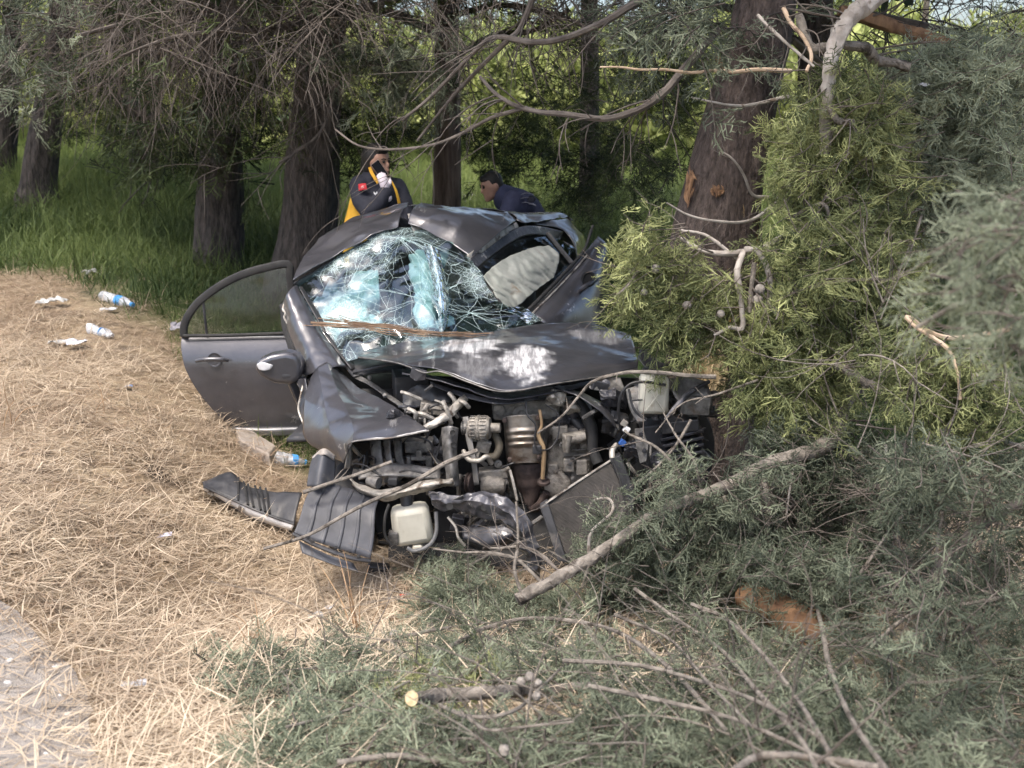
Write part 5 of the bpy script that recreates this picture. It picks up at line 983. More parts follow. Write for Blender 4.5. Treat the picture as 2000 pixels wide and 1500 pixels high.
bough('bright green bough hanging in front of the scarred trunk, upper right', [([(1770, -60, 5.6), (1700, 5, 5.4), (1668, 25, 5.35), (1640, 65, 5.3), (1624, 115, 5.25), (1618, 170, 5.25), (1610, 300, 5.3)], 19, 10, LIMB_PALE),
    ([(1560, 30, 5.6), (1575, 75, 5.5), (1592, 95, 5.45), (1640, 88, 5.4), (1690, 94, 5.45), (1712, 118, 5.5), (1745, 122, 5.5), (1775, 132, 5.5)], 8, 9, LIMB), ([(1530, 15, 5.5), (1545, 45, 5.45), (1570, 75, 5.4), (1585, 110, 5.35), (1575, 140, 5.3)], 4, 3, LIMB_TAN), ([(1480, 30, 5.5), (1520, 70, 5.4), (1560, 105, 5.35), (1590, 130, 5.3)], 3.5, 2.5, LIMB_PALE), ([(1622, 215, 5.2), (1640, 238, 5.15), (1668, 238, 5.1)], 8, 5, LIMB)],
    [([(1580, 150), (1650, 120), (1740, 180), (1790, 290), (1780, 420), (1700, 480), (1590, 460), (1530, 400), (1500, 310), (1550, 220)], ('y', 5.35, .17), 230, 'spray_green', (.42, .2), (-.35, .35), ST, SC1)], extra_tw=5)
bough('pale green bough crossing the far end of the bonnet', [([(1640, 400, 5.5), (1500, 480, 5.2), (1455, 492, 5.1), (1410, 495, 5.08), (1370, 488, 5.1), (1330, 465, 5.15)], 7, 4, LIMB_PALE), ([(1452, 492, 5.05), (1440, 530, 5.0), (1447, 590, 5.0), (1450, 640, 5.0), (1425, 640, 5.0), (1395, 655, 5.0)], 7, 3, LIMB_PALE), ([(1458, 488, 5.05), (1480, 490, 5.0), (1500, 530, 5.0), (1505, 575, 5.0), (1492, 610, 5.0)], 7, 4, LIMB_PALE), ([(1474, 512, 5.02), (1468, 560, 5.0), (1464, 610, 5.0)], 5, 4, LIMB), ([(1300, 520, 5.1), (1250, 530, 5.05), (1225, 560, 5.0), (1200, 580, 5.0)], 4, 2, LIMB), ([(1440, 505, 5.1), (1380, 460, 5.15), (1330, 450, 5.2)], 4, 2, LIMB_PALE)],
    [([(1215, 460), (1260, 420), (1320, 460), (1330, 520), (1300, 620), (1230, 630), (1190, 600), (1220, 540)], ('y', 5.15, .12), 56, 'spray_green', (.5, .18), (-.7, .35), ST, SC1),
     ([(1310, 490), (1380, 500), (1440, 560), (1420, 640), (1320, 690), (1270, 640)], ('y', 5.2, .12), 50, 'spray_green', (.38, .18), (-.5, .5), ST, SC1), ([(1380, 560), (1440, 540), (1430, 680), (1330, 700), (1280, 680), (1320, 640)], ('y', 5.15, .1), 34, 'spray_green', (.42, .16), (-.5, .4), ST, SC1)],
    cones=[(1342, 597, 5.0, 9), (1408, 613, 4.98, 8), (1484, 565, 4.96, 10), (1480, 585, 4.96, 10), (1258, 571, 4.98, 7), (1280, 525, 5., 9)], extra_tw=4)
bough('big yellow-green bough hanging right of the scarred trunk', [([(1640, 320, 5.4), (1635, 450, 5.3), (1625, 560, 5.2), (1600, 700, 5.1)], 6, 3, LIMB), ([(1540, 430, 5.2), (1580, 405, 5.15), (1610, 400, 5.1), (1622, 430, 5.1)], 4, 3, LIMB), ([(1700, 395, 5.3), (1725, 440, 5.2), (1735, 520, 5.15), (1760, 600, 5.1)], 4, 2, LIMB)],
    [([(1470, 470), (1600, 420), (1720, 430), (1780, 520), (1790, 640), (1700, 700), (1640, 820), (1560, 840), (1520, 760), (1480, 700), (1480, 600), (1530, 540)], ('y', 5.15, .2), 300, 'spray_green', (.44, .2), (-.2, .6), ST, SC1),
     ([(1440, 640), (1490, 600), (1510, 720), (1560, 850), (1490, 820), (1440, 740)], ('y', 5.05, .15), 60, 'spray_green', (.46, .2), (-.3, .6), ST, SC1), ([(1700, 430), (1790, 460), (1760, 640), (1690, 640)], ('y', 5.3, .2), 90, 'spray_green', (.40, .2), (-.2, .6), ST, SC1)], extra_tw=6)
bough('sunlit yellow-green bough low beside the right edge', [([(1990, 640, 4.6), (1850, 660, 4.5), (1775, 620, 4.45), (1790, 640, 4.4), (1850, 680, 4.35), (1870, 730, 4.3), (1875, 780, 4.3)], 5, 3, LIMB_TAN), ([(1630, 712, 4.8), (1690, 745, 4.75), (1760, 790, 4.7), (1830, 826, 4.65)], 9, 5, LIMB)],
    [([(1760, 650), (1840, 690), (1960, 720), (1990, 800), (1930, 870), (1840, 880), (1790, 800), (1740, 760)], ('y', 4.45, .14), 170, 'spray_green', (.40, .18), (-.4, .5), ST, (.6, .95))], cones=[(1940, 760, 4.3, 9), (1905, 735, 4.3, 8)])
bough('blue-green bough high at the right edge', [([(2100, 150, 6.5), (1950, 170, 6.4), (1800, 190, 6.3), (1700, 200, 6.2)], 6, 2, LIMB), ([(2050, 380, 6.5), (1950, 300, 6.4), (1850, 250, 6.3), (1760, 300, 6.2)], 5, 2, LIMB), ([(1640, 20, 6.6), (1740, 50, 6.6), (1800, 70, 6.5), (1870, 92, 6.4)], 10, 12, ORANGEW)],
    [([(1690, 200), (1760, 120), (1900, 90), (2020, 110), (2020, 420), (1900, 400), (1800, 440), (1740, 380)], ('y', 6.2, .3), 430, 'spray_grey', (.8, .2), (-.8, .15), ST*1.3, (.9, 1.35)), ([(1760, 380), (1900, 400), (1880, 470), (1800, 520), (1740, 480)], ('y', 6.2, .3), 110, 'spray_grey', (.35, .18), (-.4, .4), ST*1.3, (.9, 1.3))])
bough('soft out of focus blue-green bough nearest the viewer, right edge', [([(2700, 1300, 2.9), (2480, 900, 2.7), (2250, 600, 2.45), (2080, 520, 2.35), (1960, 560, 2.3), (1860, 600, 2.25), (1790, 640, 2.2)], 8, 3, LIMB), ([(2250, 600, 2.45), (2080, 430, 2.4), (1980, 440, 2.3), (1890, 420, 2.25)], 6, 3, LIMB)],
    [([(1820, 600), (1870, 500), (1870, 420), (1930, 380), (2120, 360), (2120, 740), (1930, 700), (1860, 650)], ('y', 2.25, .14), 105, 'spray_grey', (.72, .18), (-1., .12), .034, (.5, .8))], extra_tw=4)
# --- the big limb that came down in front of the car
bough('thick grey fallen limb leaning from the pile across the radiator', [([(1750, 660, 5.3), (1700, 730, 5.2), (1655, 785, 5.1), (1632, 850, 4.85), (1590, 880, 4.72), (1500, 905, 4.58), (1420, 950, 4.46), (1330, 985, 4.4), (1270, 1012, 4.35), (1180, 1075, 4.25), (1100, 1122, 4.2), (1010, 1172, 4.15)], 13.5, 10.5, LIMB), ([(1320, 990, 4.6), (1340, 950, 4.6), (1290, 880, 4.65), (1232, 850, 4.75), (1220, 840, 4.78)], 4, 2, LIMB), ([(1370, 960, 4.62), (1355, 900, 4.62), (1320, 850, 4.66), (1295, 805, 4.75)], 3.2, 1.6, LIMB),
    ([(1490, 930, 4.75), (1500, 1000, 4.6), (1490, 1080, 4.5), (1478, 1180, 4.3)], 8, 5, LIMB), ([(1410, 955, 4.68), (1430, 1010, 4.6), (1480, 1030, 4.5), (1545, 1005, 4.5)], 4, 2, LIMB), ([(1610, 890, 4.9), (1612, 950, 4.8), (1618, 990, 4.8)], 6, 4, LIMB), ([(1150, 1095, 4.4), (1155, 1040, 4.4), (1195, 1000, 4.45), (1190, 975, 4.48), (1160, 978, 4.5), (1145, 1005, 4.5)], 3.5, 2, LIMB_PALE), ([(1060, 1140, 4.3), (1030, 1110, 4.35), (1005, 1090, 4.4), (960, 1080, 4.45), (900, 1078, 4.5), (845, 1072, 4.55)], 4.5, 2, LIMB), ([(1085, 1110, 4.36), (1060, 1085, 4.4), (1020, 1068, 4.45), (960, 1070, 4.5), (920, 1050, 4.55)], 3.5, 2, LIMB), ([(1020, 1165, 4.3), (1005, 1110, 4.36), (1012, 1060, 4.42), (1008, 980, 4.5)], 3.5, 2.5, LIMB)],
    [([(1180, 1000), (1250, 1000), (1330, 1000), (1300, 1120), (1180, 1140), (1110, 1130), (1150, 1060)], ('y', 4.5, .08), 60, 'spray_grey', (.5, .2), (-.4, .2), ST, (.55, .9)),
     ([(1290, 900), (1330, 890), (1380, 930), (1330, 990), (1300, 960)], ('y', 4.7, .1), 12, 'spray_grey', (.42, .18), (-.3, .3), ST, (.55, .9)), ([(1300, 1010), (1480, 960), (1500, 1120), (1300, 1180), (1180, 1150)], ('y', 4.5, .14), 150, 'spray_grey', (.40, .2), (-.5, .2), ST, (.6, .95)),
     ([(1230, 960), (1420, 890), (1560, 880), (1560, 960), (1400, 1010), (1270, 1060)], ('y', 4.33, .06), 26, 'spray_grey', (.46, .18), (-.5, .2), ST, (.6, .95)), ([(810, 1110), (860, 1100), (950, 1125), (970, 1180), (900, 1200), (820, 1150)], ('g', .02, .2), 46, 'spray_grey', (.55, .18), (-.3, -.3), ST, (.6, .9))], extra_tw=5)
# --- dark pile at lower right
bough('shaded grey-green heap of boughs right of the radiator', [([(1990, 980, 3.9), (1900, 1040, 3.8), (1840, 1110, 3.7), (1780, 1190, 3.65)], 9, 12, TWIG_DK), ([(1990, 1160, 3.6), (1890, 1180, 3.55), (1780, 1200, 3.5), (1700, 1265, 3.45)], 5, 3, LIMB), ([(1560, 880, 4.7), (1545, 940, 4.6), (1535, 1010, 4.55)], 3, 1.5, LIMB_PALE), ([(1900, 900, 4.2), (1840, 960, 4.1), (1760, 1010, 4.1), (1680, 1120, 4.0)], 4, 3, LIMB), ([(1840, 1000, 3.9), (1830, 1100, 3.8), (1850, 1200, 3.7), (1820, 1350, 3.5), (1810, 1500, 3.3)], 3.5, 2.5, LIMB), ([(1730, 870, 4.5), (1735, 930, 4.4), (1725, 960, 4.4)], 3, 2, LIMB_PALE)],
    [([(1480, 860), (1640, 840), (1760, 860), (1760, 1000), (1680, 1120), (1560, 1120), (1480, 1060)], ('y', 4.85, .14), 170, 'spray_grey', (.22, .14), (-.3, .4), ST*1.1, (.7, 1.1)), ([(1740, 880), (2140, 860), (2140, 1150), (1850, 1180), (1720, 1100)], ('y', 4.1, .3), 190, 'spray_grey', (.26, .15), (-.3, .4), ST*1.1, (.7, 1.1)),
     ([(1640, 1100), (1850, 1150), (2160, 1120), (2160, 1520), (1760, 1520), (1640, 1350)], ('y', 3.45, .26), 210, 'spray_grey', (.30, .22), (-.4, .3), ST, (.55, .85)), ([(1480, 1080), (1660, 1060), (1700, 1180), (1640, 1200), (1600, 1150), (1450, 1130)], ('y', 4.15, .15), 90, 'spray_grey', (.26, .15), (-.3, .3), ST, (.6, .9))], twig=TWIG, extra_tw=26)
bough('tangle of long bare arching twigs in the lower right', [([(1550, 1088, -.62), (1562, 1105, -.62), (1590, 1165, -.62), (1608, 1240, -.62), (1620, 1300, -.62), (1660, 1400, -.62), (1735, 1510, -.62)], 4, 3, LIMB), ([(1240, 1150, -.62), (1330, 1215, -.62), (1410, 1270, -.62), (1470, 1340, -.62), (1560, 1440, -.62), (1600, 1510, -.62)], 4, 3, LIMB), ([(1350, 1180, -.62), (1420, 1210, -.62), (1500, 1290, -.62), (1560, 1370, -.62), (1620, 1470, -.62)], 4.5, 3, LIMB), ([(1100, 1290, -.62), (1250, 1300, -.62), (1400, 1340, -.62), (1500, 1380, -.62), (1600, 1440, -.62)], 4.5, 3, LIMB), ([(1150, 1340, -.62), (1300, 1370, -.62), (1420, 1400, -.62), (1520, 1440, -.62), (1640, 1500, -.62)], 5, 3, LIMB), ([(1200, 1200, -.62), (1310, 1250, -.62), (1380, 1330, -.62), (1470, 1420, -.62)], 3.5, 2, LIMB), ([(1430, 1510, -.62), (1470, 1482, -.62), (1530, 1474, -.62), (1620, 1484, -.62), (1720, 1500, -.62)], 9, 8, LIMB)],
    [([(1300, 1140), (1480, 1130), (1500, 1240), (1640, 1260), (1680, 1420), (1560, 1440), (1400, 1300), (1280, 1240)], ('g', .1, .75), 170, 'spray_grey', (.36, .25), (-.5, -.1), ST, (.6, .95)), ([(1200, 1280), (1400, 1340), (1600, 1440), (1700, 1510), (1250, 1510), (1150, 1380)], ('g', .03, .45), 170, 'spray_grey', (.46, .27), (-.5, -.1), ST, (.6, .9)), ([(1600, 1330), (2030, 1300), (2030, 1540), (1600, 1540)], ('g', .03, .8), 230, 'spray_grey', (.33, .24), (-.5, -.1), ST, (.6, .9)), ([(1180, 1430), (1700, 1450), (1700, 1540), (1180, 1540)], ('g', .03, .25), 130, 'spray_grey', (.5, .18), (-.5, -.1), ST, (.6, .9))], extra_tw=8)
tg = thing('twig_tangle', 'tangle of bare grey twigs against dark shade at the right edge', 'branch', at(1850, 950, 4.4), 'broken boughs round the wreck'); tb_ = MB()
for k in range(46):
    p = at(rng.uniform(1640, 2010), rng.uniform(560, 1120), rng.uniform(3.9, 5.0)); a = rng.uniform(0, 6.283); twig_bush(tb_, p, (math.cos(a), rng.normal(0, .3), math.sin(a)), rng.uniform(.25, .7), rng.uniform(.0025, .0055), rng.uniform(-.3, .6), 3, 1)
tb_.build('twigs', LIMB, tg, kind='stuff', sharp=0)
for pts, r0, r1 in (([(2020, 880, 4.4), (1930, 850, 4.4), (1880, 800, 4.45), (1790, 760, 4.5)], 6, 4), ([(1760, 860, 4.6), (1820, 930, 4.5), (1900, 960, 4.4), (2020, 940, 4.3)], 5, 3), ([(1700, 640, 5.), (1740, 560, 5.), (1780, 480, 5.1), (1800, 420, 5.2)], 5, 3)):
    MB().tube(smooth([at(*p) for p in pts], 6), [k2m(r0, 4.4), k2m(r1, 4.4)], 7, jit=.2).build('limb', LIMB, tg)
cut = bough('sawn grey branch with a pale round cut end, bottom centre', [([(806, 1364, -.46), (870, 1358, -.30), (960, 1352, -.30), (1050, 1348, -.30), (1160, 1338, -.30)], 15, 11, LIMB), ([(860, 1378, -.42), (920, 1400, -.42), (1000, 1390, -.42), (1060, 1340, -.42), (1120, 1280, -.42), (1170, 1240, -.42)], 4, 3, LIMB), ([(900, 1390, -.42), (950, 1425, -.42), (1020, 1420, -.42), (1120, 1410, -.42)], 4, 2.5, LIMB), ([(880, 1262, -.42), (950, 1226, -.42), (1030, 1208, -.42), (1130, 1214, -.42), (1210, 1236, -.42), (1290, 1290, -.42), (1370, 1370, -.42), (1420, 1430, -.42)], 5, 4, LIMB), ([(690, 1276, -.42), (760, 1250, -.42), (830, 1234, -.42), (880, 1225, -.42)], 4.5, 3.5, LIMB)],
    [([(760, 1280), (860, 1210), (1000, 1190), (1150, 1180), (1250, 1290), (1150, 1340), (1000, 1340), (850, 1340)], ('g', .02, .45), 210, 'spray_grey', (.6, .28), (-.5, -.15), ST, (.6, .95)), ([(800, 1390), (950, 1400), (1200, 1400), (1300, 1510), (760, 1510)], ('g', .02, .40), 160, 'spray_grey', (.5, .28), (-.4, 0), ST, (.6, .9)), ([(780, 1310), (980, 1290), (1000, 1340), (830, 1420), (770, 1420)], ('g', .0, .12), 70, 'spray_green', (.42, .15), (-.5, .1), ST, (.55, .85)), ([(880, 1130), (960, 1150), (1010, 1185), (1150, 1150), (1240, 1180), (1000, 1220), (830, 1230), (850, 1170)], ('g', .02, .16), 110, 'spray_grey', (.52, .18), (-.4, -.1), ST, (.6, .95))],
    cones=[(770, 1240, -.4, 11), (775, 1255, -.4, 10), (840, 1287, -.4, 10), (856, 1276, -.4, 10), (848, 1312, -.38, 10), (1050, 1335, -.42, 10), (1035, 1322, -.42, 11), (1018, 1332, -.42, 11), (1048, 1360, -.4, 10), (985, 1465, -.3, 13)], extra_tw=5)
p0, p1 = at(806, 1364, gcache(806, 1364)-.46), at(870, 1358, gcache(870, 1358)-.30); MB().lathe(p0+(p0-p1).normalized()*.003, p0-p1, [(0, .0222), (.004, .0222), (.0045, .001)], 18).build('cut_end', CUTW, cut)
bough('blue-grey spray lying on the straw, bottom left of the heap', [([(560, 1420, -.22), (640, 1400, -.22), (720, 1370, -.22), (800, 1330, -.22)], 4, 3, LIMB), ([(660, 1490, -.22), (760, 1476, -.22), (850, 1484, -.22), (950, 1486, -.22)], 8, 6, LIMB)],
    [([(470, 1470), (560, 1390), (700, 1330), (790, 1370), (790, 1510), (470, 1510)], ('g', .01, .16), 210, 'spray_grey', (.72, .16), (-.7, .15), ST, (.6, .95))], extra_tw=3)
bough('small green spray at the left tip of the heap on straw', [([(560, 1315, -.22), (630, 1300, -.22), (700, 1272, -.22)], 3.5, 3, LIMB)],
    [([(380, 1330), (430, 1290), (560, 1270), (680, 1240), (760, 1260), (760, 1350), (600, 1390), (480, 1390)], ('g', .01, .15), 190, 'spray_grey', (.5, .18), (-.6, 0), ST, (.6, .9))], cones=[(493, 1297, -.2, 9), (600, 1349, -.2, 10), (490, 1400, -.1, 6)], extra_tw=3)
tg = thing('twig_tangle', 'fan of fine bare grey twigs arching over the heap at bottom centre', 'branch', at(1300, 1300, 3.6), 'broken boughs round the wreck'); tb_ = MB()
for k in range(70):
    px, py = rng.uniform(900, 1750), rng.uniform(1180, 1500); p = at(px, py, gcache(px, py)-rng.uniform(.15, .5)); a = rng.normal(2.6, .7); twig_bush(tb_, p, (math.cos(a), rng.normal(0, .3), math.sin(a)), rng.uniform(.25, .75), rng.uniform(.0016, .0036), rng.uniform(.2, .9), 2, 1)
tb_.build('twigs', LIMB, tg, kind='stuff', sharp=0)
# --- torn log with raw orange wood
q = at(1455, 1165, 4.25); log = thing('torn_log', 'short torn log with raw orange wood in the lower right heap', 'log', q)
MB().tube(smooth([at(1450, 1160, 4.3), at(1500, 1185, 4.2), at(1550, 1210, 4.1), at(1610, 1240, 4.0)], 6), [k2m(26, 4.2), k2m(36, 4.2), k2m(36, 4.2), k2m(24, 4.2)], 16, jit=.22).build('raw_wood', ORANGEW, log)
sl = MB()
for k in range(60):
    t = random.uniform(.02, .8); a = random.uniform(0, 6.28); c = at(1450+160*t, 1160+80*t, 4.3-.3*t); d = (at(1610, 1240, 4.0)-at(1450, 1160, 4.3)).normalized(); o_ = V_((math.sin(a)*.02, -abs(math.cos(a))*.07, math.sin(a)*.065)); l = random.uniform(.05, .16); sl.tube([c+o_, c+o_*1.06+d*l*.5, c+o_*random.uniform(.95, 1.35)+d*l], [.003, random.uniform(.004, .009), .001], 5, sq=.6)
sl.build('splinters', ORANGEW, log, sharp=30)
MB().tube(smooth([at(1470, 1150, 4.3), at(1540, 1175, 4.22), at(1620, 1215, 4.1)], 6), [k2m(10, 4.2), k2m(14, 4.2), k2m(9, 4.2)], 10, jit=.3).build('bark_strip', BARK, log)
# --- wounds on the big trunk: torn, peeled patches that follow its curve
root, P, R, Yt = tree_objs[8]
def patch(pl, m, name, up=.012, seed=0):
    """torn splinters and slivers inside an outline [(y, x left, x right)], wrapped on the stem"""
    ys_ = [q[0] for q in pl]; b = MB(); r_ = np.random.default_rng(seed+90); y0, y1 = ys_[0], ys_[-1]; span = y1-y0
    for k in range(int(6+(pl[1][2]-pl[1][1])*.9)):
        t = r_.random(); yc = y0+span*r_.uniform(.1, .9); hl = span*r_.uniform(.12, .38)*(1.2-abs(t-.5)); row = []
        for f in np.linspace(-1, 1, 5):
            y = yc+hl*f; xl, xr = np.interp(y, ys_, [q[1] for q in pl]), np.interp(y, ys_, [q[2] for q in pl]); x = xl+(xr-xl)*t+r_.normal(0, .8)
            p = at(x, y, Yt); i = int(np.argmin(abs(P[:, 2]-p.z))); rr = R[i]*1.04; dx = max(-rr*.97, min(rr*.97, p.x-P[i][0])); row.append(at(x, y, Yt-math.sqrt(rr*rr-dx*dx)-up*r_.uniform(.2, 1.)))
        w_ = k2m(r_.uniform(1.2, 3.4), Yt); b.tube(row, [w_*.2, w_, w_*1.1, w_*.8, w_*.15], 5, sq=.5)
    b.build(name, m, root, sharp=30)
    if m is PEEL:
        rows = []
        for y in np.linspace(y0, y1, 12):
            xl, xr = np.interp(y, ys_, [q[1] for q in pl])+r_.normal(0, 3), np.interp(y, ys_, [q[2] for q in pl])+r_.normal(0, 3); row = []
            for x in np.linspace(xl, xr, 7):
                p = at(x, y, Yt); i = int(np.argmin(abs(P[:, 2]-p.z))); rr = R[i]*1.03; dx = max(-rr*.97, min(rr*.97, p.x-P[i][0])); row.append(at(x, y, Yt-math.sqrt(rr*rr-dx*dx)-up*.5))
            rows.append(row)
        MB().sheet(rows, 34, 20, .006, 24, seed, lin='u').build(name, m, root, thick=.01, toff=-1, sharp=30)
patch([(676, 1352, 1400), (700, 1340, 1420), (735, 1338, 1424), (765, 1345, 1418)], PEEL, 'peeled_wood', .02, 1)
patch([(385, 1448, 1470), (410, 1445, 1476), (440, 1450, 1472), (470, 1454, 1466)], PEEL, 'peeled_wood', .01, 2)
patch([(362, 1392, 1410), (372, 1388, 1414), (384, 1392, 1408)], ORANGEW, 'torn_bark', .008, 3)
patch([(330, 1341, 1350), (352, 1342, 1360), (378, 1336, 1352), (398, 1340, 1348)], ORANGEW, 'torn_bark', .008, 4)
patch([(108, 1398, 1408), (126, 1400, 1424), (146, 1408, 1420)], ORANGEW, 'torn_bark', .008, 5)
patch([(590, 1432, 1446), (612, 1424, 1444), (640, 1422, 1438)], mat('reflector_band_orange', (.75, .30, .03), (.85, .75, .6), 14, .5), 'painted_band', .012, 6)
# --- twigs lying on the wreck
for lab, pts, r0, r1, m in (('long crooked twig hooked over the front of the bonnet', [(1398, 736, 4.98), (1340, 733, 4.98), (1280, 727, 4.98), (1220, 728, 4.98), (1160, 744, 4.98), (1132, 772, 4.97), (1096, 814, 4.96), (1050, 846, 4.97)], 5, 2, LIMB), ('straight dry stick leaning across the torn plastic shield', [(515, 1072, 4.55), (600, 1046, 4.58), (680, 1002, 4.62), (740, 972, 4.68), (800, 946, 4.76), (870, 905, 4.84), (932, 880, 4.9)], 3, 5, LIMB),
    ('short grey stick above the torn plastic shield', [(592, 962, 4.82), (650, 942, 4.84), (700, 926, 4.86), (765, 902, 4.9)], 4, 3.5, LIMB), ('thin bent twig lying across the air filter box', [(1480, 742, 4.9), (1400, 770, 4.9), (1330, 790, 4.92), (1280, 845, 4.95)], 2.6, 1.4, LIMB), ('thin straight twig leaning before the near headlamp bay', [(1350, 820, 4.85), (1320, 870, 4.8), (1290, 905, 4.8), (1240, 950, 4.8)], 3, 2, LIMB)):
    b = MB(); c = smooth([at(*p) for p in pts], 6); b.tube(c, [k2m(r0, 4.9), k2m(r1, 4.9)], 7, jit=.15)
    for k in range(3): i = rng.integers(3, len(c)-3); d = c[i]-c[i-1]; d /= np.linalg.norm(d); b.tube(twig_curve(c[i], d*.6+rng.normal(0, .6, 3), rng.uniform(.05, .14), 0, 4), [.004, .0015], 5)
    tag(b.build('dry_twig', m), lab, 'twig')
b = MB()
for k in range(26):
    t = rng.uniform(0, 1); y0 = rng.normal(0, 5); pts = [at(625+rng.normal(0, 25)+20*t, 628+y0, 6.06), at(690, 634+y0*.7, 6.02), at(760, 640+rng.normal(0, 4), 5.98), at(830, 652+rng.normal(0, 4), 5.9), at(880+rng.uniform(-30, 90), 655+rng.normal(0, 4), 5.86)]
    pts = pts[rng.integers(0, 2):5-rng.integers(0, 2)]; b.tube(smooth(pts, 4), [.004 if k < 4 else .0022, .0012], 4, cap=False)
tag(b.build('twig_bundle', mat('twig_red_brown', (.16, .10, .065), (.30, .21, .14), 9, .9)), 'bundle of brown twigs lying along the foot of the windscreen', 'twig')
# ---------------------------------------------------------------- the two people behind the car
SKIN = mat('skin', (.34, .19, .135), (.42, .25, .18), 20, .55); HAIR = mat('hair_dark', (.005, .0045, .004), (.014, .011, .009), 60, .6, stretch=(1, 1, .2))
NAVY = mat('cloth_navy', (.012, .013, .022), (.024, .026, .04), 14, .85, bump=.003, bscale=16); NAVY2 = mat('cloth_blue_navy', (.022, .026, .06), (.04, .046, .095), 10, .85, bump=.004, bscale=14)
YEL = mat('cloth_yellow', (.55, .29, .02), (.70, .40, .04), 8, .8, bump=.003, bscale=20); GLOVE = mat('glove_latex', (.55, .48, .54), (.66, .6, .66), 12, .45)
def blob(name, parts, m, parent, vox=.014, sm=4, label=None):
    """parts: ('t', points, radii) limbs or ('b', centre, radii[, matrix]) masses, fused into one skin"""
    b = MB()
    for p in parts:
        if p[0] == 't': b.tube(smooth(p[1], 4), p[2], 12); b.ball(p[1][0], p[2][0], 12, 8); b.ball(p[1][-1], p[2][-1], 12, 8)
        else: b.ball(p[1], p[2], 16, 12, p[3] if len(p) > 3 else None)
    o = b.build(name, m, parent, label=label, sharp=0)
    r = o.modifiers.new('fuse', 'REMESH'); r.mode = 'VOXEL'; r.voxel_size = vox; r.use_smooth_shade = True
    s = o.modifiers.new('relax', 'SMOOTH'); s.iterations = sm; s.factor = .5
    return o
V = Vector
def hand(root_p, fdir, palm_n, parts, size=1., curl=.5):
    """palm and five fingers added to a blob list; fdir = towards the finger tips, palm_n = palm normal"""
    f = V(fdir).normalized(); n = V(palm_n).normalized(); s = f.cross(n).normalized(); c = V(root_p)
    parts.append(('t', [c, c+f*.045*size, c+f*.085*size], [.026*size, .034*size, .032*size]))
    for k, (o, l) in enumerate(((-.03, .062), (-.01, .074), (.011, .07), (.03, .055))):
        b0 = c+f*.085*size+s*o*size; b1 = b0+(f*.55+n*curl*.4)*l*size; b2 = b1+(f*.3+n*curl*.9)*l*.6*size
        parts.append(('t', [b0, b1, b2], [.0095*size, .009*size, .0078*size]))
    t0 = c+f*.03*size-s*.028*size; parts.append(('t', [t0, t0-s*.028*size+f*.03*size, t0-s*.03*size+f*.058*size+n*.015], [.012*size, .011*size, .009*size]))

# --- woman with a phone
wg = V((-1.03, 8.4, float(gz(-1.03, 8.4)))); wom = thing('person', 'dark-haired person in navy and yellow jacket, gloved hand holding a phone to the ear', 'person', wg)
Yw = 8.4; hc = at(740, 314, Yw); sR = at(703, 363, Yw-.03); sL = at(774, 368, Yw+.1); elR = at(722, 410, Yw-.2); wrR = at(754, 374, Yw-.19); chest = at(738, 392, Yw+.03); pel = V((wg.x+.0, Yw+.03, wg.z+.92)); neck = at(729, 348, Yw+.02)
feet = [V((wg.x-.11, Yw-.05, wg.z)), V((wg.x+.12, Yw+.05, wg.z))]
hm = Euler((0, .18, -.5)).to_matrix(); fw = V((.80, -.55, -.22)).normalized()     # where the face looks
body = [('b', hc, (.078, .092, .108), hm), ('b', hc+fw*.03+V((0, 0, -.055)), (.055, .06, .06)), ('t', [neck, hc+V((-.02, .02, -.08))], [.055, .05]), ('t', [neck+V((0, .04, -.04)), chest+V((0, .05, 0)), pel], [.06, .11, .12]), ('t', [sR, elR, wrR], [.05, .036, .026]), ('t', [sL, at(790, 410, Yw+.05), at(784, 445, Yw-.1)], [.055, .042, .03]),
    ('t', [pel+V((-.09, 0, -.02)), V((wg.x-.11, Yw-.02, wg.z+.48)), feet[0]+V((0, 0, .08))], [.095, .062, .045]), ('t', [pel+V((.09, 0, -.02)), V((wg.x+.12, Yw+.03, wg.z+.48)), feet[1]+V((0, 0, .08))], [.095, .062, .045]),
    ('b', hc+fw*.094+V((0, 0, -.012)), (.014, .014, .022)), ('b', hc+fw*.088+V((0, 0, -.052)), (.022, .02, .010)), ('b', hc+fw*.06+V((0, 0, -.09)), (.03, .03, .025)), ('b', hc+V((-.045, -.07, -.005)), (.016, .012, .03))]
hand(at(784, 445, Yw-.1), (-.1, -.6, -.6), (-1, 0, 0), body)
blob('body', body, SKIN, wom, .012, 3)
for s in (-1, 1):
    e = hc+fw*.078+fw.cross(V((0, 0, 1))).normalized()*.03*s+V((0, 0, .012)); MB().ball(e, .012, 8, 6).build('eye', HAIR, wom); MB().tube([e+V((-.018*s, -.006, .018)), e+V((0, -.012, .023)), e+V((.018*s, -.004, .017))], .004, 5).build('eyebrow', HAIR, wom)
blob('hair', [('b', hc+V((-.035, .02, .03)), (.10, .105, .105)), ('b', hc+V((-.075, .015, -.03)), (.055, .075, .09)), ('t', [hc+V((-.09, .05, .02)), hc+V((-.105, .06, -.06)), hc+V((-.10, .06, -.13))], [.05, .05, .03]), ('b', hc+V((.015, -.02, .082)), (.07, .07, .04))], HAIR, wom, .014, 3)
